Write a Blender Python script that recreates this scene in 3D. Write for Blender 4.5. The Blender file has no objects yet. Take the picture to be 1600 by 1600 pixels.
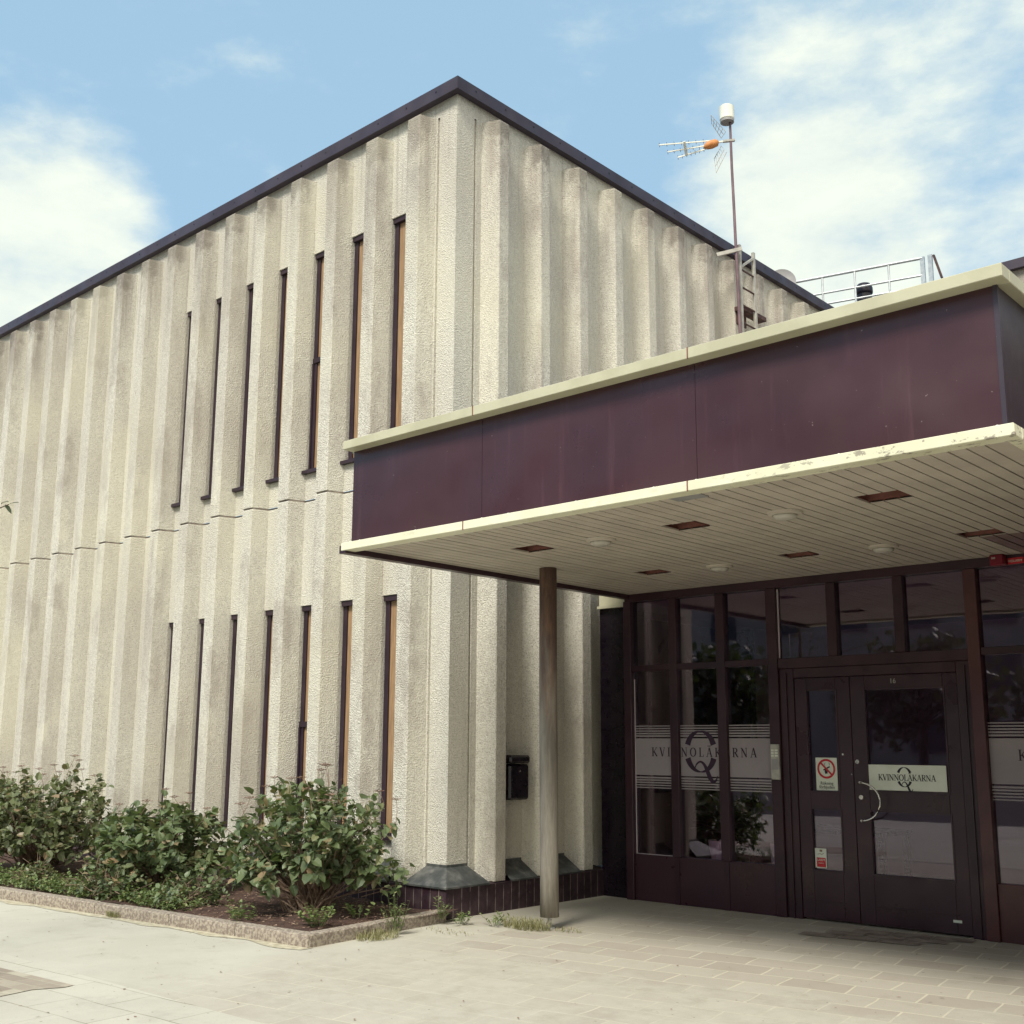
import bpy, bmesh, math, random
from mathutils import Vector, Matrix, noise
S = bpy.context.scene
COL = S.collection
R = math.radians

# ------------------------------------------------------------------ camera
CAMP = Vector((7.958, -7.849, 1.6))
yaw, pitch, roll = -0.73743, 0.181074, 0.00433
Fv = Vector((math.sin(yaw)*math.cos(pitch), math.cos(yaw)*math.cos(pitch), math.sin(pitch)))
r0 = Vector((math.cos(yaw), -math.sin(yaw), 0)); u0 = r0.cross(Fv)
Rv = r0*math.cos(roll)+u0*math.sin(roll); Uv = -r0*math.sin(roll)+u0*math.cos(roll)
cd = bpy.data.cameras.new('camera'); cam = bpy.data.objects.new('camera', cd); COL.objects.link(cam)
m = Matrix((Rv, Uv, -Fv)).transposed().to_4x4(); m.translation = CAMP
cam.matrix_world = m
cd.sensor_width = 36; cd.lens = 1757.35/1600*36; cd.shift_y = 41.2/1600
cd.clip_end = 2000; cd.clip_start = .05
S.camera = cam

# ------------------------------------------------------------------ light
SUN_EL, SUN_AZ = R(51), R(165)      # azimuth clockwise from +y
w = bpy.data.worlds.new('World'); S.world = w; w.use_nodes = True
nt = w.node_tree; nt.nodes.clear(); N = nt.nodes.new; L = nt.links.new
sky = N('ShaderNodeTexSky'); sky.sky_type = 'NISHITA'; sky.sun_disc = False
sky.sun_elevation = SUN_EL; sky.sun_rotation = SUN_AZ; sky.air_density = 1.0; sky.dust_density = 2.0; sky.ozone_density = 1.0
tc = N('ShaderNodeTexCoord')
def wmath(op, a, b=None, c=None):
    n = N('ShaderNodeMath'); n.operation = op
    for i, v in enumerate((a, b, c)):
        if v is None: continue
        if isinstance(v, (int, float)): n.inputs[i].default_value = v
        else: L(v, n.inputs[i])
    return n.outputs[0]
def blob(dirv, lo, hi):
    v = N('ShaderNodeVectorMath'); v.operation = 'DOT_PRODUCT'; L(tc.outputs['Generated'], v.inputs[0]); v.inputs[1].default_value = Vector(dirv).normalized()
    mr = N('ShaderNodeMapRange'); mr.interpolation_type = 'SMOOTHSTEP'; L(v.outputs['Value'], mr.inputs[0])
    mr.inputs[1].default_value = math.cos(R(hi)); mr.inputs[2].default_value = math.cos(R(lo)); mr.inputs[3].default_value = 0; mr.inputs[4].default_value = 1
    return mr.outputs[0]
def pxdir(px, py):
    return Fv+Rv*((px-800)/1757.35)-Uv*((py-841.2)/1757.35)
def nz(scale, det, off=0, rough=.55, zs=2.2):
    mp = N('ShaderNodeMapping'); L(tc.outputs['Generated'], mp.inputs[0]); mp.inputs['Scale'].default_value = (1, 1, zs); mp.inputs['Location'].default_value = (off, off*.7, 0)
    n = N('ShaderNodeTexNoise'); n.inputs['Scale'].default_value = scale; n.inputs['Detail'].default_value = det; n.inputs['Roughness'].default_value = rough
    L(mp.outputs[0], n.inputs[0]); return n.outputs['Fac']
n1 = nz(4.5, 8, 3.1); n2 = nz(14, 8, 1.7, .6)
bA = blob(pxdir(60, 420), 3, 7.9); bB = blob(pxdir(1560, 120), 3, 17); bC = blob(pxdir(1240, 390), 1, 8); bD = blob(pxdir(830, 190), 0, 5)
bE = blob((.8, -.5, .45), 20, 70)
msum = wmath('ADD', wmath('MULTIPLY', bA, .72), wmath('MULTIPLY', bB, .42))
msum = wmath('ADD', msum, wmath('MULTIPLY', bC, .36)); msum = wmath('ADD', msum, wmath('MULTIPLY', bD, .14)); msum = wmath('ADD', msum, wmath('MULTIPLY', bE, .6))
nn = wmath('ADD', wmath('MULTIPLY', wmath('SUBTRACT', n1, .5), .9), wmath('MULTIPLY', wmath('SUBTRACT', n2, .5), .75))
dens = wmath('ADD', msum, nn)
mr = N('ShaderNodeMapRange'); mr.interpolation_type = 'SMOOTHSTEP'; L(dens, mr.inputs[0]); mr.inputs[1].default_value = .04; mr.inputs[2].default_value = .70; mr.inputs[4].default_value = .90
cl = N('ShaderNodeMix'); cl.data_type = 'RGBA'; L(mr.outputs[0], cl.inputs[0])
hs = N('ShaderNodeMix'); hs.data_type = 'RGBA'; hs.inputs[0].default_value = .60; L(sky.outputs[0], hs.inputs[6]); hs.inputs[7].default_value = (5.0, 7.9, 10.2, 1)   # thin veil over the blue
L(hs.outputs[2], cl.inputs[6])
cc = N('ShaderNodeMix'); cc.data_type = 'RGBA'; L(n2, cc.inputs[0]); cc.inputs[6].default_value = (7.2, 8.0, 7.6, 1); cc.inputs[7].default_value = (10.6, 10.8, 9.0, 1)
cd_ = N('ShaderNodeMix'); cd_.data_type = 'RGBA'; L(bE, cd_.inputs[0]); L(cc.outputs[2], cd_.inputs[6]); cd_.inputs[7].default_value = (17, 16.2, 14, 1)   # unseen bright cloud bank, added to light the right-hand facade
L(cd_.outputs[2], cl.inputs[7])
bg = N('ShaderNodeBackground'); L(cl.outputs[2], bg.inputs[0]); bg.inputs[1].default_value = .081
wo = N('ShaderNodeOutputWorld'); L(bg.outputs[0], wo.inputs[0])
sd = bpy.data.lights.new('sun', 'SUN'); sd.energy = 3.2; sd.angle = R(17); sd.color = (1, .955, .86)
so = bpy.data.objects.new('sun', sd); COL.objects.link(so)
sv = Vector((math.sin(SUN_AZ)*math.cos(SUN_EL), math.cos(SUN_AZ)*math.cos(SUN_EL), math.sin(SUN_EL)))
so.rotation_euler = sv.to_track_quat('Z', 'Y').to_euler(); so.location = (3, -20, 25)
S.view_settings.view_transform = 'Standard'; S.view_settings.look = 'None'; S.view_settings.gamma = 1; S.view_settings.exposure = 0.42
S.render.engine = 'CYCLES'

# ------------------------------------------------------------------ materials
def newmat(name):
    mt = bpy.data.materials.new(name); mt.use_nodes = True
    return mt, mt.node_tree, mt.node_tree.nodes['Principled BSDF']
class NB:
    def __init__(s, t): s.t = t
    def n(s, k, **kw):
        x = s.t.nodes.new(k)
        for a, b in kw.items(): setattr(x, a, b)
        return x
    def l(s, a, b): s.t.links.new(a, b)
    def pos(s): return s.n('ShaderNodeNewGeometry').outputs['Position']
    def noise(s, sc, det=4, rough=.5, scale=(1, 1, 1), vec=None):
        mp = s.n('ShaderNodeMapping'); s.l(vec or s.pos(), mp.inputs[0]); mp.inputs['Scale'].default_value = scale
        x = s.n('ShaderNodeTexNoise'); x.inputs['Scale'].default_value = sc; x.inputs['Detail'].default_value = det; x.inputs['Roughness'].default_value = rough
        s.l(mp.outputs[0], x.inputs[0]); return x.outputs['Fac']
    def ramp(s, f, a, b, lo=0, hi=1):
        x = s.n('ShaderNodeMapRange', interpolation_type='SMOOTHSTEP'); s.l(f, x.inputs[0])
        x.inputs[1].default_value = a; x.inputs[2].default_value = b; x.inputs[3].default_value = lo; x.inputs[4].default_value = hi; return x.outputs[0]
    def mix(s, f, a, b, mode='MIX'):
        x = s.n('ShaderNodeMix', data_type='RGBA', blend_type=mode)
        for i, v in ((0, f), (6, a), (7, b)):
            if isinstance(v, (int, float)): x.inputs[i].default_value = v
            elif isinstance(v, tuple): x.inputs[i].default_value = (*v, 1)
            else: s.l(v, x.inputs[i])
        return x.outputs[2]
    def math(s, op, a, b):
        x = s.n('ShaderNodeMath', operation=op)
        for i, v in enumerate((a, b)):
            if isinstance(v, (int, float)): x.inputs[i].default_value = v
            else: s.l(v, x.inputs[i])
        return x.outputs[0]
    def sep(s, v):
        x = s.n('ShaderNodeSeparateXYZ'); s.l(v, x.inputs[0]); return x.outputs
    def bump(s, h, st, dist, bs, nrm=None):
        x = s.n('ShaderNodeBump'); x.inputs['Strength'].default_value = st; x.inputs['Distance'].default_value = dist
        s.l(h, x.inputs['Height'])
        if nrm: s.l(nrm, x.inputs['Normal'])
        if bs is not None: s.l(x.outputs[0], bs.inputs['Normal'])
        return x.outputs[0]
def mottled(name, a, b, sc=3, rough=.6, bump=0, bsc=60, spec=.4, metal=0, lo=.35, hi=.65, stretch=(1, 1, 1)):
    mt, t, bs = newmat(name); q = NB(t)
    c = q.mix(q.ramp(q.noise(sc, 6, .6, stretch), lo, hi), a, b)
    q.l(c, bs.inputs['Base Color'])
    rr = q.ramp(q.noise(sc*2.3, 4), .3, .7, max(0, rough-.1), min(1, rough+.12)); q.l(rr, bs.inputs['Roughness'])
    bs.inputs['Specular IOR Level'].default_value = spec; bs.inputs['Metallic'].default_value = metal
    if bump: q.bump(q.noise(bsc, 4, .6), .6, bump, bs)
    return mt

def concrete():
    mt, t, bs = newmat('exposed_aggregate_concrete'); q = NB(t); p = q.pos(); z = q.sep(p)[2]
    vo = q.n('ShaderNodeTexVoronoi'); vo.inputs['Scale'].default_value = 75; vo.inputs['Randomness'].default_value = 1; q.l(p, vo.inputs[0])
    fine = q.noise(78, 4, .75); mid = q.noise(22, 4, .6)
    base = q.mix(q.ramp(mid, .3, .7), (.61, .585, .505), (.71, .69, .60))
    sp = q.ramp(fine, .50, .62)
    base = q.mix(q.math('MULTIPLY', sp, .68), base, (.24, .205, .18))
    sp2 = q.ramp(vo.outputs['Distance'], .0, .25, 1, 0)
    base = q.mix(q.math('MULTIPLY', sp2, .22), base, (.80, .77, .66))
    big = q.noise(.9, 5, .6, (1, 1, .5)); streak = q.noise(5.5, 5, .65, (1, 1, .09))
    base = q.mix(q.ramp(big, .40, .70, 0, .38), base, (.38, .335, .285))
    base = q.mix(q.ramp(streak, .52, .75, 0, .28), base, (.33, .285, .24))
    top = q.math('MULTIPLY', q.ramp(z, 6.3, 8.36), q.ramp(q.noise(3.2, 6, .7, (1, 1, .25)), .32, .66))
    xs_, ys_, zs_ = q.sep(p); prot = q.ramp(q.math('MAXIMUM', xs_, q.math('MULTIPLY', ys_, -1)), .02, .13)
    top = q.math('MULTIPLY', top, q.math('ADD', q.math('MULTIPLY', prot, .85), .15))
    crust = q.math('MULTIPLY', q.math('MULTIPLY', prot, q.ramp(q.math('ADD', z, q.math('MULTIPLY', q.noise(9, 5, .7), .9)), 8.45, 8.75)), .75)
    base = q.mix(q.math('MULTIPLY', top, .8), base, (.27, .23, .20)); base = q.mix(crust, base, (.16, .14, .12))
    patch = q.math('MULTIPLY', prot, q.ramp(q.noise(1.6, 6, .72, (1, 1, .45)), .5, .64, 0, .55)); base = q.mix(patch, base, (.33, .285, .245))
    drip = q.math('MULTIPLY', q.ramp(q.noise(13, 4, .6, (1, 1, .035)), .56, .66), q.ramp(q.math('ADD', z, q.math('MULTIPLY', q.noise(2.3, 3, .6, (1, 1, .1)), 3)), 8.2, 9.9, 0, .3)); base = q.mix(drip, base, (.19, .16, .14))
    X, Y, Z_ = q.sep(p); cell = q.n('ShaderNodeMath', operation='FLOOR'); q.l(q.math('DIVIDE', q.math('SUBTRACT', X, Y), .7), cell.inputs[0])
    wn = q.n('ShaderNodeTexWhiteNoise', noise_dimensions='1D'); q.l(cell.outputs[0], wn.inputs['W']); base = q.mix(q.ramp(wn.outputs['Value'], 0, 1, 0, .22), base, (.40, .36, .30))
    yel = q.ramp(q.noise(.55, 3), .45, .65, 0, .35)
    base = q.mix(yel, base, (.68, .645, .51))
    lite = q.ramp(q.noise(2.1, 5, .6, (1, 1, .35)), .60, .74, 0, .5)
    base = q.mix(lite, base, (.74, .71, .58))
    q.l(base, bs.inputs['Base Color']); bs.inputs['Roughness'].default_value = .95; bs.inputs['Specular IOR Level'].default_value = .15
    h = q.math('ADD', q.math('MULTIPLY', fine, .6), q.math('MULTIPLY', vo.outputs['Distance'], .9))
    q.bump(h, 1.0, .009, bs); return mt
def slabs(name, sw, sh, ang, jc, cols, jw=.02, dust=.5):
    mt, t, bs = newmat(name); q = NB(t)
    mp = q.n('ShaderNodeMapping'); q.l(q.pos(), mp.inputs[0]); mp.inputs['Rotation'].default_value = (0, 0, R(-ang)); mp.inputs['Location'].default_value = (.13, .05, 0)
    wob = q.n('ShaderNodeTexNoise'); wob.inputs['Scale'].default_value = 1.6; q.l(mp.outputs[0], wob.inputs[0])
    vm = q.n('ShaderNodeVectorMath', operation='MULTIPLY_ADD'); q.l(wob.outputs['Color'], vm.inputs[0]); vm.inputs[1].default_value = (.06, .06, 0); q.l(mp.outputs[0], vm.inputs[2])
    br = q.n('ShaderNodeTexBrick'); q.l(vm.outputs[0], br.inputs[0]); br.inputs['Scale'].default_value = 1
    br.inputs['Brick Width'].default_value = sw; br.inputs['Row Height'].default_value = sh; br.inputs['Mortar Size'].default_value = jw*.5; br.inputs['Mortar Smooth'].default_value = .3; br.inputs['Bias'].default_value = -.1
    br.inputs['Color1'].default_value = (*cols[0], 1); br.inputs['Color2'].default_value = (*cols[1], 1); br.inputs['Mortar'].default_value = (*jc, 1)
    avg = tuple((a+b)/2 for a, b in zip(*cols))
    dn = q.ramp(q.noise(1.1, 5, .65), .40, .62)
    jv = q.math('MULTIPLY', br.outputs['Fac'], 1.0)
    nj = q.mix(jv, br.outputs['Color'], avg)          # slab colour where joints are worn full of dust
    c = q.mix(q.math('MULTIPLY', dn, dust), br.outputs['Color'], nj)
    c = q.mix(q.ramp(q.noise(.55, 6, .7), .38, .62, 0, .5), c, tuple(v*1.18 for v in avg))
    c = q.mix(q.ramp(q.noise(2.6, 6, .7), .5, .75, 0, .35), c, tuple(v*.62 for v in avg))
    c = q.mix(q.ramp(q.noise(70, 3, .7), .58, .75, 0, .35), c, tuple(v*.5 for v in avg))
    sp = q.ramp(q.noise(23, 2, .5), .72, .76, 0, .6); c = q.mix(sp, c, (.12, .10, .08))
    q.l(c, bs.inputs['Base Color']); bs.inputs['Roughness'].default_value = .9; bs.inputs['Specular IOR Level'].default_value = .2
    b1 = q.bump(q.noise(120, 4, .7), .35, .004, None)
    q.bump(q.math('MULTIPLY', br.outputs['Fac'], -1), .5, .003, bs, b1); return mt
def leafmat(name, a, b, c):
    mt, t, bs = newmat(name); q = NB(t)
    at = q.n('ShaderNodeAttribute', attribute_name='leafrand')
    f = at.outputs['Fac']
    col = q.mix(q.ramp(f, 0, .75), a, b); col = q.mix(q.ramp(f, .8, 1), col, c)
    col = q.mix(q.ramp(q.noise(1.7, 3), .35, .7, 0, .35), col, tuple(v*1.4 for v in b))
    q.l(col, bs.inputs['Base Color']); bs.inputs['Roughness'].default_value = .45; bs.inputs['Specular IOR Level'].default_value = .45
    tr = q.n('ShaderNodeBsdfTranslucent'); q.l(q.mix(.5, col, (.25, .35, .05)), tr.inputs[0])
    mx = q.n('ShaderNodeMixShader'); mx.inputs[0].default_value = .22; q.l(bs.outputs[0], mx.inputs[1]); q.l(tr.outputs[0], mx.inputs[2])
    q.l(mx.outputs[0], t.nodes['Material Output'].inputs[0]); return mt
def glassmat(name, tint, boost=1.0):
    mt, t, bs = newmat(name); q = NB(t)
    fr = q.n('ShaderNodeFresnel'); fr.inputs[0].default_value = 1.52
    wv = q.bump(q.noise(1.3, 2), .25, .004, None); q.l(wv, fr.inputs['Normal'])
    tr = q.n('ShaderNodeBsdfTransparent'); tr.inputs[0].default_value = (*tint, 1)
    gl = q.n('ShaderNodeBsdfGlossy'); gl.inputs['Roughness'].default_value = .015; gl.inputs[0].default_value = (.9, .88, .92, 1); q.l(wv, gl.inputs['Normal'])
    mx = q.n('ShaderNodeMixShader'); q.l(q.math('MULTIPLY', fr.outputs[0], boost), mx.inputs[0]); q.l(tr.outputs[0], mx.inputs[1]); q.l(gl.outputs[0], mx.inputs[2])
    q.l(mx.outputs[0], t.nodes['Material Output'].inputs[0]); return mt
M = {}
M['concrete'] = concrete()
M['joint'] = mottled('panel_joint', (.20, .165, .14), (.36, .31, .25), 8, .9)
def plinthmat():
    mt, t, bs = newmat('plinth_tile'); q = NB(t); p = q.pos(); X, Y, Z = q.sep(p)
    u = q.math('ADD', q.math('SUBTRACT', X, Y), q.math('MULTIPLY', q.noise(1.5, 2), .02)); fr_ = q.math('PINGPONG', u, .0575)
    j_ = q.math('MULTIPLY', q.ramp(fr_, .0015, .0045, 1, 0), q.ramp(q.noise(5, 5, .7), .36, .58))
    c = q.mix(q.ramp(q.noise(5, 6, .65), .4, .7), (.028, .013, .020), (.058, .034, .040))
    c = q.mix(q.ramp(q.noise(13, 5, .7), .58, .72, 0, .4), c, (.16, .14, .125)); c = q.mix(j_, c, (.30, .25, .21))
    q.l(c, bs.inputs['Base Color']); q.l(q.ramp(q.noise(9, 4), .3, .7, .4, .75), bs.inputs['Roughness']); q.bump(q.math('ADD', q.ramp(fr_, .001, .005), q.math('MULTIPLY', q.noise(30, 4), .3)), .5, .004, bs); return mt
M['plinth'] = plinthmat()
M['cap'] = mottled('weathered_zinc', (.045, .05, .05), (.15, .15, .14), 7, .5, .002, 20, .5, 0, .42, .75)
M['fascia'] = mottled('roof_edge_sheet', (.036, .026, .040), (.055, .042, .058), 1.5, .5, .004, 2.5)
def sheetmat(name, a, b):
    mt, t, bs = newmat(name); q = NB(t)
    c = q.mix(q.ramp(q.noise(.9, 5, .6), .35, .65), a, b)
    c = q.mix(q.ramp(q.noise(9, 5, .7, (1, 1, .06)), .55, .75, 0, .35), c, tuple(v*1.7+.01 for v in b))
    c = q.mix(q.ramp(q.noise(38, 2, .5), .76, .79, 0, .5), c, (.30, .24, .22))
    q.l(c, bs.inputs['Base Color']); q.l(q.ramp(q.noise(1.3, 5, .6), .3, .7, .26, .48), bs.inputs['Roughness']); bs.inputs['Specular IOR Level'].default_value = .5
    b1 = q.bump(q.noise(1.1, 2, .4), .8, .05, None); q.bump(q.noise(260, 2), .15, .001, bs, b1); return mt
M['maroon'] = sheetmat('maroon_sheet', (.041, .0135, .018), (.053, .019, .024))
M['maroon_shaded'] = sheetmat('maroon_sheet_shaded', (.034, .024, .034), (.044, .032, .044))  # shaded copy of the maroon sheet, sunless tone put into the colour
M['cream'] = mottled('cream_painted_metal', (.56, .54, .33), (.64, .62, .40), 3, .5, 0, 60)
M['cream_top'] = mottled('cream_painted_flashing', (.44, .42, .295), (.50, .48, .345), 3, .5, .006, 3)
def chipped():
    mt, t, bs = newmat('chipped_cream_metal'); q = NB(t); x = q.sep(q.pos())[0]
    c = q.mix(q.ramp(q.noise(3, 5), .35, .65), (.66, .64, .46), (.74, .72, .54))
    ch = q.math('MULTIPLY', q.ramp(q.noise(16, 6, .75, (.6, 1, 1)), .56, .60), q.ramp(x, 3.6, 5.8, .12, .85))
    c = q.mix(ch, c, (.22, .18, .15)); q.l(c, bs.inputs['Base Color']); bs.inputs['Roughness'].default_value = .5; return mt
M['cream_lip'] = chipped()
M['board'] = mottled('soffit_board', (.46, .405, .34), (.53, .47, .39), 2.5, .55, .001, 40)
M['board_dark'] = mottled('reddish_soffit_board', (.20, .13, .13), (.25, .17, .16), 2, .55)  # darker, redder tone for the boards in the back right corner
M['void'] = mottled('dark_cavity', (.02, .012, .014), (.03, .018, .02), 4, .9)
M['box_wood'] = mottled('recess_brown', (.16, .065, .05), (.22, .09, .07), 14, .7)
M['frame'] = mottled('dark_brown_frame', (.030, .011, .018), (.045, .017, .025), 2, .38, .001, 40, .5)
M['frame_red'] = mottled('worn_brown_frame', (.075, .024, .026), (.10, .035, .034), 2, .38, .001, 40, .5)
M['panel'] = mottled('dark_brown_panel', (.034, .013, .020), (.046, .018, .026), 1.5, .35, .002, 5, .5)
M['win'] = mottled('window_frame_metal', (.022, .012, .020), (.035, .020, .030), 3, .4)
M['timber'] = mottled('timber_infill', (.25, .155, .085), (.36, .23, .125), 6, .5, .001, 30, .4, 0, .35, .65, (8, 8, .6))
M['black'] = mottled('black_enamel', (.008, .005, .009), (.014, .009, .014), 5, .3)
def polemat():
    mt, t, bs = newmat('weathered_post'); q = NB(t); z = q.sep(q.pos())[2]
    lo_ = q.mix(q.ramp(q.noise(4, 6, .7, (3, 3, .35)), .3, .7), (.17, .15, .125), (.33, .30, .25)); hi_ = q.mix(q.ramp(q.noise(5, 6, .7, (3, 3, .5)), .4, .7), (.12, .075, .062), (.25, .15, .10))
    f = q.ramp(q.math('ADD', z, q.math('MULTIPLY', q.noise(3, 5, .7, (4, 4, .6)), 1.8)), 2.4, 3.7)
    q.l(q.mix(f, lo_, hi_), bs.inputs['Base Color']); bs.inputs['Roughness'].default_value = .8; q.bump(q.noise(12, 5, .6, (4, 4, .4)), .5, .006, bs); return mt
M['pole'] = polemat()
M['pole_top'] = mottled('stained_post', (.10, .062, .052), (.22, .13, .09), 4, .7, .003, 30, .2, 0, .35, .65, (3, 3, .5))
M['steel'] = mottled('galvanised_steel', (.42, .44, .44), (.55, .56, .55), 8, .4, 0, 40, .5, .5)
M['chrome'] = mottled('polished_steel', (.72, .68, .62), (.8, .76, .7), 8, .18, 0, 40, .5, .9)
M['alu'] = mottled('aluminium', (.33, .31, .27), (.47, .45, .39), 8, .5)
M['mast'] = mottled('mast_brown', (.13, .075, .09), (.19, .12, .13), 6, .5)
M['white'] = mottled('white_plastic', (.74, .73, .62), (.80, .79, .68), 4, .5)
M['grey'] = mottled('grey_plastic', (.26, .25, .25), (.32, .31, .30), 4, .6)
M['orange'] = mottled('orange_plastic', (.52, .19, .05), (.62, .25, .08), 12, .5)
M['rust'] = mottled('rusty_bar', (.05, .03, .03), (.12, .06, .05), 12, .7)
M['red'] = mottled('red_plastic', (.16, .008, .022), (.22, .012, .03), 12, .4)
M['signred'] = mottled('sign_red', (.50, .02, .03), (.55, .025, .035), 12, .4)
M['signwhite'] = mottled('sign_white', (.68, .70, .58), (.74, .76, .64), 6, .4)
M['ink'] = mottled('sign_ink', (.015, .012, .02), (.025, .02, .03), 6, .5)
M['film'] = mottled('frosted_film', (.30, .26, .27), (.34, .295, .30), 2, .6, 0, 40, .3)
M['logo'] = mottled('dark_violet_lettering', (.030, .012, .03), (.04, .018, .038), 6, .5)
M['kerb'] = mottled('granite_kerb', (.22, .18, .15), (.40, .35, .28), 38, .95, .008, 70, .1, 0, .4, .62)
def soil():
    mt, t, bs = newmat('mulched_soil'); q = NB(t)
    c = q.mix(q.ramp(q.noise(9, 6, .7), .3, .7), (.045, .022, .016), (.11, .06, .042))
    c = q.mix(q.ramp(q.noise(70, 4, .7, (1, .5, 1)), .60, .70), c, (.26, .18, .12))
    q.l(c, bs.inputs['Base Color']); bs.inputs['Roughness'].default_value = 1; q.bump(q.noise(60, 5, .7), 1, .02, bs); return mt
M['soil'] = soil()
M['sand'] = mottled('gritty_sand', (.36, .32, .23), (.52, .48, .36), 14, 1, .006, 90, .1)
def plaza():
    mt, t, bs = newmat('plaza_paving'); q = NB(t); p = q.pos(); X, Y, Z = q.sep(p)
    mp = q.n('ShaderNodeMapping'); q.l(p, mp.inputs[0]); mp.inputs['Rotation'].default_value = (0, 0, R(-9)); mp.inputs['Location'].default_value = (.13, .05, 0)
    wob = q.n('ShaderNodeTexNoise'); wob.inputs['Scale'].default_value = 1.2; q.l(mp.outputs[0], wob.inputs[0])
    vm = q.n('ShaderNodeVectorMath', operation='MULTIPLY_ADD'); q.l(wob.outputs['Color'], vm.inputs[0]); vm.inputs[1].default_value = (.09, .09, 0); q.l(mp.outputs[0], vm.inputs[2])
    br = q.n('ShaderNodeTexBrick'); q.l(vm.outputs[0], br.inputs[0]); br.inputs['Scale'].default_value = 1; br.inputs['Brick Width'].default_value = .46; br.inputs['Row Height'].default_value = .30
    br.inputs['Mortar Size'].default_value = .009; br.inputs['Mortar Smooth'].default_value = .4; br.inputs['Bias'].default_value = -.15
    br.inputs['Color1'].default_value = (.36, .32, .265, 1); br.inputs['Color2'].default_value = (.455, .42, .35, 1); br.inputs['Mortar'].default_value = (.54, .50, .39, 1)
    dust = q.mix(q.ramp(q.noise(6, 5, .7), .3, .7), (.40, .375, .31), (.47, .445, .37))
    door_shade = q.ramp(q.math('ADD', Y, q.math('MULTIPLY', q.noise(.9, 5, .65), 3.0)), -.2, 2.0, .0, .42)   # thins the pale dust near the doors: canopy shade put into the colour
    dm = q.ramp(q.math('SUBTRACT', q.noise(1.3, 7, .75), door_shade), .32, .54, .12, .80)
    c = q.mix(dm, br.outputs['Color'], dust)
    pm = q.ramp(q.math('ADD', X, q.math('MULTIPLY', q.noise(1.1, 5, .7), 2.4)), 1.2, 2.9, 1, 0)
    pth = q.mix(q.ramp(q.noise(.8, 5, .65), .35, .65), (.43, .412, .345), (.48, .462, .39))
    c = q.mix(pm, c, pth)
    wn = q.ramp(q.math('ADD', Y, q.math('MULTIPLY', q.noise(2.2, 5, .7), 1.4)), -.1, .9, 0, .55); wn = q.math('MULTIPLY', wn, q.ramp(X, .6, 3.2, 1, 0))  # painted shade: darkens the paving under the canopy towards the side wall
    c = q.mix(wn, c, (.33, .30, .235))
    c = q.mix(q.ramp(q.noise(2.6, 6, .7), .52, .75, 0, .4), c, (.27, .235, .18))
    c = q.mix(q.ramp(q.noise(90, 3, .7), .56, .75, 0, .4), c, (.20, .17, .13))
    c = q.mix(q.ramp(q.noise(17, 2, .5), .73, .76, 0, .7), c, (.10, .08, .06))
    q.l(c, bs.inputs['Base Color']); bs.inputs['Roughness'].default_value = .9; bs.inputs['Specular IOR Level'].default_value = .2
    b1 = q.bump(q.noise(120, 4, .7), .4, .004, None)
    q.bump(q.math('MULTIPLY', q.math('MULTIPLY', br.outputs['Fac'], -1), q.math('SUBTRACT', 1, pm)), .4, .003, bs, b1); return mt
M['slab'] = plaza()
M['slab_front'] = slabs('pale_slabs', .66, .34, 4.5, (.20, .17, .125), ((.42, .40, .335), (.485, .465, .39)), .010, .25)
M['brick'] = slabs('small_pavers', .22, .12, 5, (.36, .33, .25), ((.25, .205, .165), (.46, .42, .33)), .014, .2)
M['doorpav'] = mottled('dark_pavers', (.22, .175, .15), (.34, .285, .235), 6, .9, .003, 90, .2)
M['asphalt'] = mottled('asphalt', (.045, .044, .044), (.07, .068, .066), 3, .95, .003, 90, .2)
M['leaf'] = leafmat('shrub_leaf', (.052, .075, .034), (.135, .175, .080), (.28, .19, .11))
M['leaf_b'] = leafmat('shrub_leaf_reddish', (.070, .085, .042), (.14, .16, .075), (.27, .17, .11))
M['weed'] = leafmat('weed_leaf', (.085, .125, .04), (.16, .21, .075), (.30, .26, .13))
M['dry'] = leafmat('dry_grass', (.17, .16, .08), (.28, .26, .13), (.34, .28, .15))
M['treeleaf'] = leafmat('tree_leaf', (.030, .040, .024), (.045, .062, .034), (.07, .08, .05))
M['stem'] = mottled('twig', (.12, .08, .055), (.24, .17, .12), 20, .8)
M['deadflower'] = mottled('dead_flower', (.17, .10, .075), (.27, .17, .12), 20, .9)
M['bark'] = mottled('bark', (.06, .05, .04), (.13, .105, .08), 6, .9, .01, 20)
M['glass'] = glassmat('window_glass', (.92, .82, .92), 1.6)
M['doorglass'] = glassmat('door_glass', (.88, .78, .9), 1.5)
M['int_wall'] = mottled('lobby_wall_paint', (.45, .36, .37), (.5, .40, .40), 1.5, .8)
M['int_warm'] = mottled('lobby_wood_wall', (.24, .10, .06), (.30, .13, .08), 2, .6)
M['int_ceil'] = mottled('lobby_ceiling', (.6, .52, .54), (.65, .57, .58), 1.5, .8)
M['int_floor'] = mottled('lobby_floor', (.3, .24, .24), (.36, .29, .28), 2, .4)
M['roof'] = mottled('roof_felt', (.08, .08, .08), (.12, .12, .115), 2, .95)
M['lamp'] = mottled('lamp_glass', (.48, .45, .39), (.54, .51, .45), 5, .3)
M['facade2'] = mottled('far_render', (.36, .32, .27), (.44, .39, .33), .4, .9)
M['brickwall'] = slabs('dark_brick', .25, .075, 0, (.14, .11, .10), ((.09, .045, .035), (.13, .06, .045)), .01, .2)
M['winfar'] = mottled('far_window', (.03, .035, .045), (.05, .055, .07), 1, .15)

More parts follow.
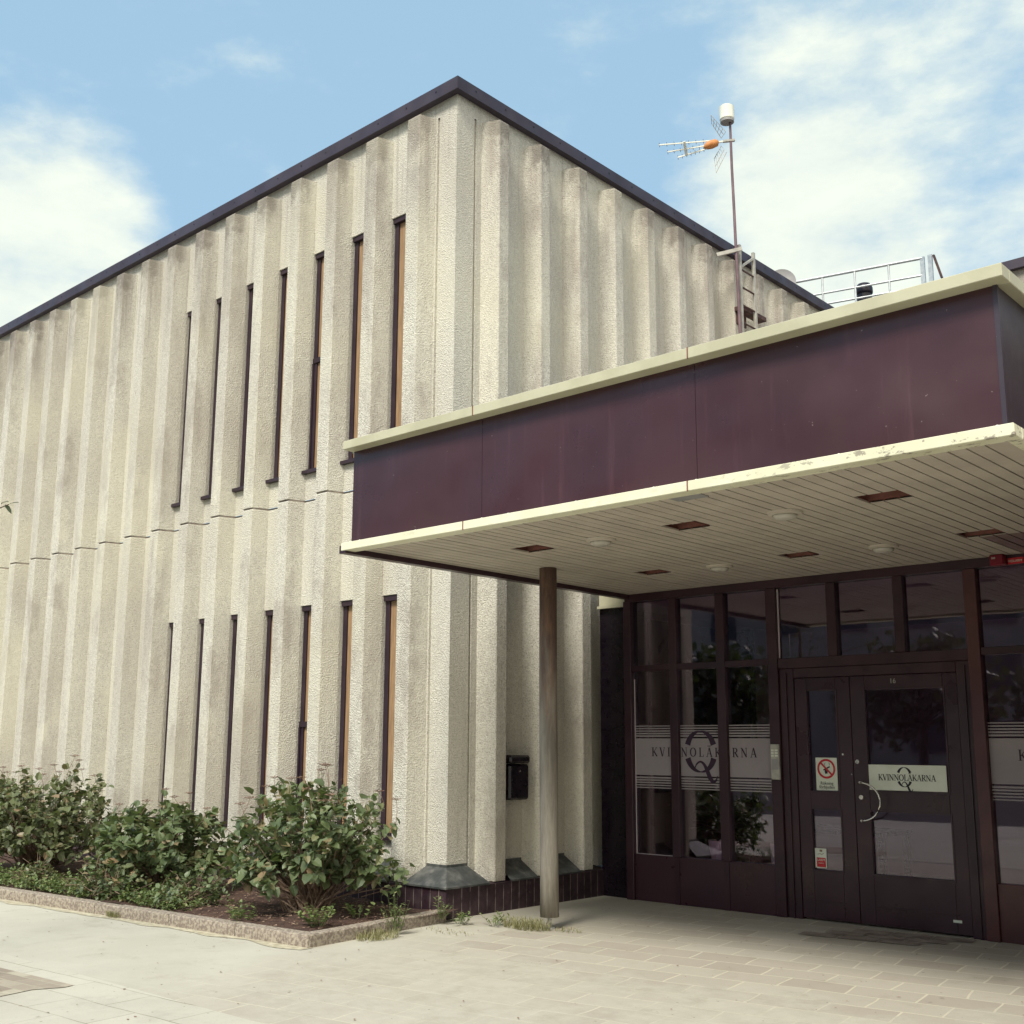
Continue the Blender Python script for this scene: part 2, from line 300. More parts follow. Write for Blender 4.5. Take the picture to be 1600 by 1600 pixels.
# ------------------------------------------------------------------ mesh helpers
class MB:
    def __init__(s): s.v = []; s.f = []; s.r = []
    def add(s, vs, fs, rnd=None):
        o = len(s.v); s.v += [tuple(v) for v in vs]; s.f += [tuple(i+o for i in f) for f in fs]
        s.r += [rnd if rnd is not None else 0]*len(fs); return s
    def box(s, x0, x1, y0, y1, z0, z1):
        vs = [(x, y, z) for z in (z0, z1) for y in (y0, y1) for x in (x0, x1)]
        return s.add(vs, [(0, 2, 3, 1), (4, 5, 7, 6), (0, 1, 5, 4), (2, 6, 7, 3), (0, 4, 6, 2), (1, 3, 7, 5)])
    def prism(s, pts, z0, z1):
        n = len(pts); vs = [(p[0], p[1], z0) for p in pts]+[(p[0], p[1], z1) for p in pts]
        return s.add(vs, [tuple(range(n))[::-1], tuple(range(n, 2*n))]+[(i, (i+1) % n, n+(i+1) % n, n+i) for i in range(n)])
    def tube(s, pts, rad, n=8, rnd=None):
        pts = [Vector(p) for p in pts]; k = len(pts)
        rs = rad if isinstance(rad, (list, tuple)) else [rad]*k
        vs = []; 
        for i, p in enumerate(pts):
            d = (pts[min(i+1, k-1)]-pts[max(i-1, 0)]).normalized()
            a = d.cross(Vector((0, 0, 1)) if abs(d.z) < .9 else Vector((1, 0, 0))).normalized(); b = d.cross(a)
            vs += [p+(a*math.cos(2*math.pi*j/n)+b*math.sin(2*math.pi*j/n))*rs[i] for j in range(n)]
        fs = [(i*n+j, i*n+(j+1) % n, (i+1)*n+(j+1) % n, (i+1)*n+j) for i in range(k-1) for j in range(n)]
        fs += [tuple(range(n))[::-1], tuple(range((k-1)*n, k*n))]
        return s.add(vs, fs, rnd)
    def bar(s, a, b, w, h):
        a, b = Vector(a), Vector(b); d = (b-a).normalized()
        x = d.cross(Vector((0, 0, 1)) if abs(d.z) < .95 else Vector((0, 1, 0))).normalized()*w/2; y = d.cross(x).normalized()*h/2
        vs = [a-x-y, a+x-y, a+x+y, a-x+y, b-x-y, b+x-y, b+x+y, b-x+y]
        return s.add(vs, [(3, 2, 1, 0), (4, 5, 6, 7), (0, 1, 5, 4), (1, 2, 6, 5), (2, 3, 7, 6), (3, 0, 4, 7)])
    def lathe(s, prof, c, n=24):
        vs = [(c[0]+r*math.cos(2*math.pi*j/n), c[1]+r*math.sin(2*math.pi*j/n), c[2]+z) for r, z in prof for j in range(n)]; k = len(prof)
        fs = [(i*n+j, i*n+(j+1) % n, (i+1)*n+(j+1) % n, (i+1)*n+j) for i in range(k-1) for j in range(n)]
        fs += [tuple(range(n))[::-1], tuple(range((k-1)*n, k*n))]
        return s.add(vs, fs)
    def build(s, name, mat, parent=None, smooth=False, bevel=0, off=None, wn=False):
        me = bpy.data.meshes.new(name); me.from_pydata(s.v, [], s.f); me.update()
        mats = mat if isinstance(mat, list) else [mat]
        for x in mats: me.materials.append(M[x] if isinstance(x, str) else x)
        if any(s.r):
            at = me.attributes.new('leafrand', 'FLOAT', 'FACE'); at.data.foreach_set('value', [float(x) for x in s.r])
        if not any(s.r):
            bm = bmesh.new(); bm.from_mesh(me); bmesh.ops.recalc_face_normals(bm, faces=bm.faces)
            if bevel: bmesh.ops.bevel(bm, geom=[e for e in bm.edges if len(e.link_faces) == 2 and e.calc_face_angle(0) > .5], offset=bevel, segments=1, affect='EDGES', clamp_overlap=True)
            bm.to_mesh(me); bm.free()
        if smooth:
            for p in me.polygons: p.use_smooth = True
        o = bpy.data.objects.new(name, me); COL.objects.link(o)
        if parent:
            o.parent = parent
            pm = parent.matrix_world if False else Matrix.Translation(Vector(ORG.get(wname(parent), (0, 0, 0))))
            o.matrix_parent_inverse = pm.inverted()
        return o
ORG = {}
def wname(o):
    while o.parent: o = o.parent
    return o.name
def tag(o, label, cat, group=None, kind=None):
    if label: o['label'] = label
    if cat: o['category'] = cat
    if group: o['group'] = group
    if kind: o['kind'] = kind
    return o
def thing(name, label, cat, loc=(0, 0, 0), group=None):
    o = bpy.data.objects.new(name, None); COL.objects.link(o); o.location = loc; o.empty_display_size = .1
    ORG[o.name] = tuple(loc); return tag(o, label, cat, group)
def struct(name, mb, mat, **k):
    o = mb.build(name, mat, **k); o['kind'] = 'structure'; return o
# parts of parts: the parent mesh sits at world origin inside its thing, so no extra offset
def sub(mb, name, mat, parent, **k):
    o = mb.build(name, mat, None, **k); o.parent = parent; return o
def text(s, size, name='t'):
    cu = bpy.data.curves.new(name, 'FONT'); cu.body = s; cu.size = size; cu.align_x = 'CENTER'; cu.extrude = .0008
    ob = bpy.data.objects.new(name, cu); COL.objects.link(ob)
    dg = bpy.context.evaluated_depsgraph_get(); me = bpy.data.meshes.new_from_object(ob.evaluated_get(dg))
    vs = [v.co.copy() for v in me.vertices]; fs = [tuple(p.vertices) for p in me.polygons]
    bpy.data.objects.remove(ob); bpy.data.curves.remove(cu); bpy.data.meshes.remove(me)
    return vs, fs
def text_mb(s, size, x, y, z, mb=None, sx=1):
    mb = mb or MB(); vs, fs = text(s, size)
    mb.add([(x+v.x*sx, y-v.z, z+v.y) for v in vs], fs); return mb
def ribbon(mb, pts, ws, y, th=.0012):
    """flat stroke of varying width in an x-z plane at depth y"""
    k = len(pts); a = []; b = []
    for i, p in enumerate(pts):
        q0, q1 = pts[max(i-1, 0)], pts[min(i+1, k-1)]
        dx, dz = q1[0]-q0[0], q1[1]-q0[1]; l = math.hypot(dx, dz) or 1
        nx, nz_ = -dz/l, dx/l; w_ = ws[i]/2
        a.append((p[0]+nx*w_, p[1]+nz_*w_)); b.append((p[0]-nx*w_, p[1]-nz_*w_))
    vs = [(x, y, z) for x, z in a]+[(x, y, z) for x, z in b]+[(x, y+th, z) for x, z in a]+[(x, y+th, z) for x, z in b]
    fs = []
    for i in range(k-1):
        fs += [(i, i+1, k+i+1, k+i), (2*k+i, 3*k+i, 3*k+i+1, 2*k+i+1), (i, 2*k+i, 2*k+i+1, i+1), (k+i, k+i+1, 3*k+i+1, 3*k+i)]
    fs += [(0, k, 3*k, 2*k), (k-1, 3*k-1, 4*k-1, 2*k-1)]
    mb.add(vs, fs)
def serif_word(mb, word, x, z, h, total, y):
    """roman capitals drawn as thick and thin strokes with serifs"""
    T, t = .15, .055
    def st(a, b, w): ribbon(mb, [(X+a[0]*h, z+a[1]*h), (X+b[0]*h, z+b[1]*h)], [w*h, w*h], y+yy[0]); yy[0] -= .0003
    def sf(cx, cz, wd=.3): st((cx-wd/2, cz), (cx+wd/2, cz), .045)
    W = {'K': .78, 'V': .78, 'I': .36, 'N': .86, 'O': .86, 'L': .64, 'A': .80, 'Ä': .80, 'R': .74}
    tot = sum(W[c] for c in word)*h; gap = (total-tot)/max(1, len(word)-1); X = x
    for c in word:
        yy = [0]; l = .12; w_ = W[c]
        if c in 'KLRI':
            cx = .18 if c != 'I' else w_/2
            st((cx, 0), (cx, 1), T); sf(cx, .022, .32); sf(cx, .978, .32)
        if c == 'K': st((.24, .42), (.68, .97), t); st((.34, .55), (.72, .02), T); sf(.68, .978, .24); sf(.72, .022, .22)
        if c == 'L': st((.18, .03), (.6, .03), t); st((.6, .0), (.62, .25), t)
        if c == 'V': st((.12, .98), (.40, .0), T); st((.68, .98), (.42, .0), t); sf(.12, .978, .28); sf(.68, .978, .22)
        if c == 'N': st((.16, 0), (.16, 1), t); st((.14, .97), (.70, .03), T); st((.70, 0), (.70, 1), t); sf(.16, .022, .26); sf(.12, .978, .22); sf(.70, .978, .26)
        if c in 'AÄ':
            st((.12, .02), (.39, 1), t); st((.40, 1), (.68, .02), T); st((.22, .33), (.56, .33), t); sf(.12, .022, .24); sf(.68, .022, .28)
            if c == 'Ä':
                for d in (.29, .51): st((d, 1.12), (d, 1.24), .12)
        if c == 'O':
            pts = []; ws = []
            for i in range(25):
                a = 2*math.pi*i/24; pts.append((X+(.42+.34*math.cos(a))*h, z+(.5+.47*math.sin(a))*h)); ws.append((.06+.10*abs(math.cos(a)))*h)
            ribbon(mb, pts, ws, y)
        if c == 'R':
            pts = []; ws = []
            for i in range(13):
                a = math.pi/2-math.pi*i/12; pts.append((X+(.36+.24*math.cos(a))*h, z+(.74+.225*math.sin(a))*h)); ws.append((.05+.09*abs(math.cos(a)))*h)
            ribbon(mb, [(X+.2*h, z+.965*h)]+pts+[(X+.2*h, z+.515*h)], [.05*h]+ws+[.05*h], y-.0005); st((.36, .5), (.68, .02), T); sf(.70, .022, .18)
        X += w_*h+gap
def q_logo(mb, cx, cz, rx, rz, y, gap):
    """tall split ring with a looped swash tail"""
    def arc(a0, a1):
        pts = []; ws = []
        for i in range(21):
            a = R(a0+(a1-a0)*i/20); pts.append((cx+rx*math.cos(a), cz+rz*math.sin(a))); ws.append(rx*(.06+.36*abs(math.cos(a))))
        ribbon(mb, pts, ws, y)
    g = math.degrees(math.asin(min(.9, gap/rz)))
    arc(g, 180-g); arc(180+g, 360-g)
    P = [(-.42, -.80), (-.30, -.62), (-.05, -.50), (.18, -.58), (.36, -.78), (.50, -1.02), (.66, -1.30), (.86, -1.46), (1.06, -1.40), (1.22, -1.14)]
    W_ = [.06, .10, .12, .16, .22, .28, .30, .22, .12, .03]
    pts = []; ws = []
    for i in range(len(P)-1):
        for j in range(4):
            t_ = j/4; p0, p1, p2, p3 = P[max(i-1, 0)], P[i], P[i+1], P[min(i+2, len(P)-1)]
            f = lambda k: .5*((2*p1[k])+(-p0[k]+p2[k])*t_+(2*p0[k]-5*p1[k]+4*p2[k]-p3[k])*t_*t_+(-p0[k]+3*p1[k]-3*p2[k]+p3[k])*t_**3)
            pts.append((cx+f(0)*rx, cz+f(1)*rz)); ws.append((W_[i]*(1-t_)+W_[i+1]*t_)*rx)
    ribbon(mb, pts, ws, y-.002)

# ================================================================== GROUND
g = MB(); g.add([(-600, -600, -.06), (600, -600, -.06), (600, 600, -.06), (-600, 600, -.06)], [(0, 1, 2, 3)]); struct('ground', g, 'asphalt')
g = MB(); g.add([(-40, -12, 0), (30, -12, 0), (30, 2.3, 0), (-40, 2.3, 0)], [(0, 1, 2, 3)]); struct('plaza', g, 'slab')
ln = lambda x: -3.98+.078*x
g = MB(); g.add([(-40, -12, .004), (14, -12, .004), (14, -3.9, .004), (3.2, ln(3.2)+.05, .004), (-40, ln(-6), .004)], [(0, 1, 2, 3, 4)]); struct('front_paving', g, 'slab_front')
g = MB(); g.add([(-6, -4.45, .0085), (.0, ln(0)-.005, .0085), (.48, ln(.48)-.005, .0085), (.50, -4.02, .0085), (.42, -4.2, .0085), (.47, -4.45, .0085), (.2, -4.8, .0085), (-6, -5.6, .0085)], [tuple(range(8))]); struct('brick_paving', g, 'brick')
g = MB(); random.seed(2)
for r_, c_ in ((0, 0), (0, 1), (1, 0), (1, 1), (1, 2), (2, 1), (2, 2), (0, 2), (2, 3)):
    ca, sa = math.cos(R(9)), math.sin(R(9)); a_ = .34*c_+(.17 if r_ % 2 else 0); b_ = .2*r_
    g.add([(2.98+x_*ca-y_*sa, 1.30+x_*sa+y_*ca, .006) for x_, y_ in ((a_, b_), (a_+.325, b_), (a_+.325, b_+.185), (a_, b_+.185))], [(0, 1, 2, 3)])
struct('door_paving', g, 'doorpav')
# kerb line from (-9,-2.87) to (.47,-2.0)
kx = lambda x: -2.0-(.47-x)*.0917
random.seed(4)
g = MB(); top = []; bot = []
for i in range(80):
    x = -9+9.5*i/79; bot.append((x, kx(x)-.10-.10*noise.noise((x*2.3, 0, 0))-.03*noise.noise((x*9, 3, 0)), .004)); top.append((x, kx(x)+.03, .004))
g.add(bot+top, [(i, i+1, 80+i+1, 80+i) for i in range(79)]); struct('sand_strip', g, 'sand')
# bed soil: bumpy sheet
g = MB(); nx, ny = 90, 26
vs = []
for j in range(ny):
    for i in range(nx):
        x = -9+9.36*i/(nx-1); ya = kx(x)+.08; y = ya+(-.19-ya)*j/(ny-1)
        if x > .28: x = min(x, .36)
        vs.append((x, y, .085+.05*noise.noise((x*1.5, y*1.5, 0))+.02*noise.noise((x*7, y*7, 1))))
g.add(vs, [(j*nx+i, j*nx+i+1, (j+1)*nx+i+1, (j+1)*nx+i) for j in range(ny-1) for i in range(nx-1)]); struct('flower_bed', g, 'soil', smooth=True)
def kerb_piece(a, b, wd, label, h=.10):
    wd = .115
    a, b = Vector(a), Vector(b); d = (b-a).normalized(); n = Vector((-d.y, d.x))
    th = thing('kerb_stone', label, 'kerb stone', (a.x, a.y, 0), 'granite kerb stones around the flower bed')
    g = MB(); k = 24; prof = [(0, -.03), (-.003, h*.6), (-.001, h-.006), (.005, h), (wd-.005, h+.003), (wd, -.03)]
    ln_ = (b-a).length; vs = []
    for i in range(k+1):
        for j, (o_, z) in enumerate(prof):
            t_ = ln_*i/k; q_ = a+d*t_; jit = .004*noise.noise((q_.x*9, q_.y*9, j*2.0))
            e_ = .006 if i in (0, k) and j in (1, 2) else 0
            vs.append((q_.x+n.x*(o_+jit+e_), q_.y+n.y*(o_+jit+e_), z+(jit if j in (2, 3) else 0)-e_))
    m_ = len(prof)
    fs = [(i*m_+j, (i+1)*m_+j, (i+1)*m_+j+1, i*m_+j+1) for i in range(k) for j in range(m_-1)]+[tuple(range(m_))[::-1], tuple(range(k*m_, k*m_+m_))]
    g.add(vs, fs); return g.build('stone', 'kerb', th)
edges = [.47, -.42, -1.32, -2.45, -3.5, -4.6, -5.7, -6.8, -7.9, -9.0]
labs = ['granite kerb stone at the front corner of the flower bed', 'granite kerb stone in front of the right hand shrub, second from the bed corner',
        'granite kerb stone with a pale chip, third from the bed corner', 'granite kerb stone below the low middle shrub, fourth from the bed corner',
        'granite kerb stone at the left edge of the photo']+['granite kerb stone beyond the left edge of the photo, %s from it' % v_ for v_ in ('first', 'second', 'third', 'fourth')]
for i in range(9):
    x0_, x1_ = edges[i+1]+.008, edges[i]
    kerb_piece((x0_, kx(x0_)), (x1_, kx(x1_)), .13, labs[i])
kerb_piece((.475, -1.995), (.40, -1.17), .13, 'granite kerb stone on the bed side, nearest the corner')
kerb_piece((.397, -1.155), (.31, -.30), .13, 'granite kerb stone on the bed side, ending at the dark plinth')

# ================================================================== BUILDING
B = thing('concrete_building', 'ribbed exposed aggregate concrete building with slit windows and dark roof edge', 'building', (0, 0, 0))
PL, PR = .703, .695
def profile(b0, f0, f1, b1, per, umax):
    p = [(0, 0), (.268, 0), (.272, -.025), (.298, -.025), (.302, 0)]; ribs = []; k = 0
    while b0+per*k < umax-.4:
        o = per*k; c = .007
        p += [(b0+o, 0), (f0+o-.003, .2-c), (f0+o+c, .2), (f1+o-c, .2), (f1+o+.003, .2-c), (b1+o, 0)]; ribs.append(len(p)-6)
        k += 1
    p.append((umax, 0)); return p, ribs
def facade(mp, args, name, holes=()):
    p, ribs = profile(*args); n = len(p)
    def ring(z, scale=1.0, inset=0):
        return [mp(u, (d*scale-inset if d > 0 else d-inset), z) for u, d in p]
    def sheet(zs, capt, capb, nm, mat):
        g = MB(); vs = []
        hs_ = [h for h in holes if zs[0][0] < h[0] and h[1] < zs[-1][0]]
        for h in hs_: zs = [z_ for z_ in zs if not (h[0] <= z_[0] <= h[1])]+[(h[0], 1, 0), (h[1], 1, 0)]
        zs = sorted(zs)
        for z, sc, ins in zs: vs += ring(z, sc, ins)
        fs = [(i*n+j, i*n+j+1, (i+1)*n+j+1, (i+1)*n+j) for i in range(len(zs)-1) for j in range(n-1)]
        for h in hs_:
            i = [z_[0] for z_ in zs].index(h[0])
            for k in range(7):
                j = ribs[k]+5; fs.remove((i*n+j, i*n+j+1, (i+1)*n+j+1, (i+1)*n+j)); ua, ub = p[j][0], p[j+1][0]; z0, z1 = h[0], h[1]
                g.add([mp(ua, 0, z0), mp(ub, 0, z0), mp(ub, 0, z1), mp(ua, 0, z1), mp(ua, -.12, z0), mp(ub, -.12, z0), mp(ub, -.12, z1), mp(ua, -.12, z1)], [(0, 4, 5, 1), (1, 5, 6, 2), (2, 6, 7, 3), (3, 7, 4, 0)])
        if capt: fs += [tuple((len(zs)-1)*n+r+j for j in range(6)) for r in ribs]
        if capb: fs += [tuple(r+j for j in range(6))[::-1] for r in ribs]
        g.add(vs, fs)
        if capt:   # flat band above the ribs
            um = args[5]; g.add([mp(0, 0, 8.38), mp(um, 0, 8.38), mp(um, 0, 8.62), mp(0, 0, 8.62)], [(0, 1, 2, 3)])
        return g.build(nm, mat, B)
    lo = [(.285, .98, 0), (.32, 1, 0), (1.3, 1, 0), (2.3, 1, 0), (3.3, 1, 0), (4.34, 1, 0), (4.353, .975, .003)]
    up = [(4.375, 1, 0), (5.3, 1, 0), (6.3, 1, 0), (7.3, 1, 0), (8.36, 1, 0), (8.38, .97, 0)]
    sheet(lo, False, True, 'wall', 'concrete'); sheet(up, True, True, 'wall', 'concrete')
    sheet([(4.352, .98, .014), (4.376, .98, .014)], False, False, 'panel_joint', 'joint')
mL = lambda u, d, z: (-u, -d, z)
mR = lambda u, d, z: (d, u, z)
facade(mL, (.32, .38, .575, .64, PL, 15.0), 'left', ((.68, 3.145), (4.72, 7.43))); facade(mR, (.385, .465, .62, .69, PR, 8.6), 'right')
# wing facade behind the canopy (plain recess + ribs)
mW = lambda u, d, z: (u, 8.8-d, z)
facade(mW, (.45, .52, .68, .75, .70, 14.0), 'wing')
# plinth with tile joints
g = MB()
g.add([(-15, -.215, -.02), (.215, -.215, -.02), (.215, 2.25, -.02), (.215, 2.25, .27), (.215, -.215, .27), (-15, -.215, .27)], [(0, 1, 4, 5), (1, 2, 3, 4)])
g.add([(-15, -.215, .27), (.215, -.215, .27), (.02, -.02, .30), (-15, -.02, .30)], [(0, 1, 2, 3)]); g.add([(.215, -.215, .27), (.215, 2.25, .27), (.02, 2.25, .30), (.02, -.02, .30)], [(0, 1, 2, 3)])
g.build('plinth', 'plinth', B)
# metal caps in the recesses
def cap(mp, u0_, u1_, ui0, ui1, corner=False):
    g = MB()
    o = [mp(u0_, .235, .288), mp(u1_, .235, .288), mp(ui1, .012, .435), mp(ui0, .012, .435), mp(ui0, .012, .46), mp(ui1, .012, .46), mp(u0_, .235, .272), mp(u1_, .235, .272)]
    g.add(o, [(0, 1, 2, 3), (3, 2, 5, 4), (0, 6, 7, 1)]); g.build('metal_cap', 'cap', B)
g = MB()
P_ = [(-.36, -.235, .286), (.235, -.235, .286), (.235, .36, .286), (.012, .27, .435), (.012, -.012, .435), (-.27, -.012, .435)]
g.add(P_+[(-.27, -.012, .46), (.012, -.012, .46), (.012, .27, .46), (-.36, -.235, .270), (.235, -.235, .270), (.235, .36, .270)],
      [(0, 1, 4, 5), (1, 2, 3, 4), (5, 4, 7, 6), (4, 3, 8, 7), (0, 9, 10, 1), (1, 10, 11, 2)]); g.build('metal_cap', 'cap', B)
for k in range(2): cap(mR, .655+PR*k, 1.05+PR*k+.02, .70+PR*k, 1.06+PR*k)
for k in range(6): cap(mL, .60+PL*k, 1.06+PL*k, .66+PL*k, 1.01+PL*k)
# roof edge
g = MB()
e = .085
g.box(-15, e, -e, .05, 8.555, 8.70); g.box(-.05, e, .051, 8.70, 8.5551, 8.70)
g.box(-15, e+.012, -e-.012, -e-.001, 8.545, 8.56); g.box(e+.001, e+.012, -e, 8.7, 8.545, 8.56)
g.build('roof_edge', 'fascia', B)
g = MB(); g.box(.1, 14, 8.71, 8.82, 8.555, 8.70); g.build('roof_edge', 'fascia', B)
g = MB(); x = -.25
while x > -12: g = MB(); g.box(x-.008, x+.008, -e-.004, -e+.004, 8.63, 8.646); g.build('screw', 'black', B); x -= .48
y = .2
while y < 8.4: g = MB(); g.box(e-.004, e+.004, y-.008, y+.008, 8.63, 8.646); g.build('screw', 'black', B); y += .48
g = MB(); g.add([(-15, 0, 8.64), (0, 0, 8.64), (0, 14, 8.64), (-15, 14, 8.64)], [(0, 1, 2, 3)]); g.add([(0, 8.8, 8.641), (14, 8.8, 8.641), (14, 14, 8.641), (0, 14, 8.641)], [(0, 1, 2, 3)]); g.build('roof', 'roof', B)
# slit windows in the recesses
def window(k, z0, z1, tr=None):
    xr = -(.64+PL*k)-.004; xl = -(.32+PL*(k+1))+.006
    g = MB(); t_ = .028; yb, yf_ = .11, .045
    g.box(xl, xl+.066, yf_, yb, z0+.03, z1-.045); g.box(xr-.05, xr, yf_, yb, z0+.03, z1-.045)
    g.box(xl, xr, yf_-.03, yb, z1-.06, z1-.001); g.box(xl, xr, yf_, yb, z0, z0+.03)
    if tr:
        g.box(xl-.002, xr, yf_-.012, yb, tr-.03, tr+.03); g.box(xl-.006, xl+.02, yf_-.016, yb, z0+.03, tr-.03)
    f = g.build('window', 'win', B)
    g = MB(); g.box(xl+.067, xr-.051, .062, .10, z0+.03, z1-.045); sub(g, 'timber_infill', 'timber', f)
    g = MB(); g.prism([(0, 0)], 0, 0) if False else g.box(xl-.035, xr+.01, -.055, .04, z0-.035, z0+.004); sub(g, 'sill', 'win', f)
for k in range(7): window(k, 4.72, 7.43, 6.08 if k == 2 else None)
for k in range(7): window(k, .68, 3.145, 1.81 if k == 2 else None)

# ================================================================== CANOPY
C = thing('entrance_canopy', 'flat maroon entrance canopy with cream edges and slatted soffit', 'canopy', (3.3, 0, 3.2))
CX0, CX1, CY0, CY1 = .62, 6.02, -1.8, 2.2
for a, b in ((.62, 2.149), (2.152, 4.08), (4.083, 6.018)):
    g = MB(); nxx, nzz = 24, 10; vs = []
    for j in range(nzz+1):
        for i in range(nxx+1):
            x = a+(b-a)*i/nxx; z = 3.25+(4.09-3.25)*j/nzz
            ed = min(1, 3*min((x-a), (b-x)))*min(1, 5*min(z-3.25, 4.09-z))
            vs.append((x, CY0+.022*ed*noise.noise((x*1.1+3, z*1.7, a)), z))
    g.add(vs, [(j*(nxx+1)+i, j*(nxx+1)+i+1, (j+1)*(nxx+1)+i+1, (j+1)*(nxx+1)+i) for j in range(nzz) for i in range(nxx)])
    o = g.build('fascia_panel', 'maroon', C, smooth=True)
g = MB(); g.add([(CX0, CY0, 3.25), (CX0, 2.2, 3.25), (CX0, 2.2, 4.09), (CX0, CY0, 4.09)], [(0, 1, 2, 3)]); g.build('fascia_panel', 'maroon_shaded', C)
for a, b in ((CY0+.003, .1), (.103, 2.2)):
    g = MB(); g.add([(CX1, a, 3.25), (CX1, b, 3.25), (CX1, b, 4.09), (CX1, a, 4.09)], [(0, 1, 2, 3)]); g.build('fascia_panel', 'maroon_shaded', C)
g = MB(); g.box(6.0, 6.026, -1.806, -1.78, 3.25, 4.09); g.build('corner_strip', 'maroon_shaded', C)
# backing so that the seams read dark
g = MB(); g.box(CX0+.03, CX1-.03, CY0+.04, 2.2, 3.30, 4.05); g.build('core', 'void', C)
def lip(z0, z1, yo, xo0, xo1, mat, nm, yb):
    g = MB()
    g.box(xo0, xo1, yo, CY0+.01, z0, z1)
    g.box(CX1-.01, xo1, CY0+.011, yb, z0, z1)
    return g.build(nm, mat, C, bevel=.004)
lip(4.075, 4.15, -1.91, .60, 6.09, 'cream_top', 'top_flashing', 2.2)
g = MB(); g.box(.585, CX0+.01, CY0+.011, 2.2, 4.07, 4.145); g.build('top_flashing', 'cream_top', C)
lip(3.195, 3.262, -1.91, .615, 6.09, 'cream_lip', 'bottom_trim', 2.2)
g = MB(); g.box(.585, .665, CY0-.10, 2.16, 3.175, 3.24); g.build('bottom_trim', 'frame', C)
g = MB(); g.add([(.58, -1.9, 4.151), (6.08, -1.9, 4.151), (6.08, 2.4, 4.151), (.58, 2.4, 4.151)], [(0, 1, 2, 3)]); g.build('canopy_roof', 'roof', C)
g = MB()
for x, z0, z1 in ((2.15, 4.074, 4.151), (4.10, 4.074, 4.151), (2.06, 3.194, 3.263), (4.075, 3.194, 3.263)): g = MB(); g.box(x-.004, x+.004, -1.9135, -1.905, z0, z1); g.build('joint_strip', 'box_wood', C)
g = MB()
for x in (.80, 1.48, 2.21, 2.48, 3.12, 3.78, 4.11, 5.09, 5.99): g = MB(); g.lathe([(.012, 0), (.012, .009), (.006, .014)], (x, -1.86, 3.262), 10); g.build('screw', 'signwhite', C)
# soffit boards with three by two square openings
HX = [(1.612, 1.925), (3.152, 3.462), (4.71, 5.035)]; HY = [(-.94, -.68), (.81, 1.06)]
g = MB(); gd = MB(); bw = .1027; x = .672
segx = []
i = 0
xs = [5.86-bw*k for k in range(0, 51)]; xs = [v for v in xs if v > .67]+[5.86+bw, 5.86+2*bw-.03]
for v in sorted(xs):
    a, b = v-bw+.0062, v-.0062
    a = max(a, .668)
    random.seed(int(v*1000)); dz = random.uniform(-.0012, .0012)
    hole = [h for h in HX if (a+b)/2 > h[0] and (a+b)/2 < h[1]]
    ys = [(-1.77, 2.13)] if not hole else [(-1.77, HY[0][0]), (HY[0][1], HY[1][0]), (HY[1][1], 2.13)]
    for y0, y1 in ys:
        if a > 4.83 and y1 > 1.2:
            g.box(a, b, y0, 1.08, 3.222+dz, 3.236); gd.box(a, b, 1.084, y1, 3.222+dz, 3.236)
        else: g.box(a, b, y0, y1, 3.222+dz, 3.236)
g.build('soffit', 'board', C); gd.build('soffit', 'board_dark', C)
g = MB(); ys = [-1.80, HY[0][0], HY[0][1], HY[1][0], HY[1][1], 2.16]; xx = [.64]+[q_ for h in HX for q_ in h]+[6.01]
for i in range(len(xx)-1):
    for j in range(5):
        if i in (1, 3, 5) and j in (1, 3): continue
        g.add([(xx[i], ys[j], 3.245), (xx[i+1], ys[j], 3.245), (xx[i+1], ys[j+1], 3.245), (xx[i], ys[j+1], 3.245)], [(0, 1, 2, 3)])
g.build('soffit_backing', 'void', C)
for h in HX:
    for v in HY:
        g = MB(); x0_, x1_, y0_, y1_ = h[0], h[1], v[0], v[1]; zt = 3.298
        g.add([(x0_, y0_, 3.226), (x1_, y0_, 3.226), (x1_, y1_, 3.226), (x0_, y1_, 3.226), (x0_, y0_, zt), (x1_, y0_, zt), (x1_, y1_, zt), (x0_, y1_, zt)],
              [(0, 1, 5, 4), (1, 2, 6, 5), (2, 3, 7, 6), (3, 0, 4, 7), (4, 5, 6, 7)]); g.build('soffit_opening', 'box_wood', C)
for x, y in ((2.51, -.79), (4.15, -.79), (2.50, 1.0), (4.08, .98)):
    g = MB(); g.lathe([(.125, 0), (.118, -.014), (.09, -.022), (.085, -.018)], (x, y, 3.221), 28); f = g.build('ceiling_light', 'board', C, smooth=False)
    g = MB(); g.lathe([(.086, 0), (.08, -.022), (.05, -.033), (.01, -.036)], (x, y, 3.203), 24); sub(g, 'lamp_glass', 'lamp', f, smooth=True).location = (0, 0, 0)
g = MB(); g.box(3.80, 4.04, -1.76, -1.60, 3.214, 3.2205); g.build('cover_plate', 'grey', C)

# ---- post
Pst = thing('support_post', 'weathered round post on a steel pin holding up the canopy edge', 'post', (1.214, .083, 0))
g = MB(); g.tube([(1.222, .083, .10), (1.218, .083, .6), (1.214, .083, 1.4), (1.209, .083, 2.2), (1.21, .083, 3.222)], [.085, .082, .084, .082, .081], 24); g.build('shaft', 'pole', Pst, smooth=True)
g = MB(); g.tube([(1.222, .083, -.02), (1.222, .083, .10)], .018, 12); g.build('steel_pin', 'steel', Pst)
g = MB(); g.lathe([(.05, 0), (.05, .012)], (1.222, .083, 0), 16); g.build('base_plate', 'steel', Pst)

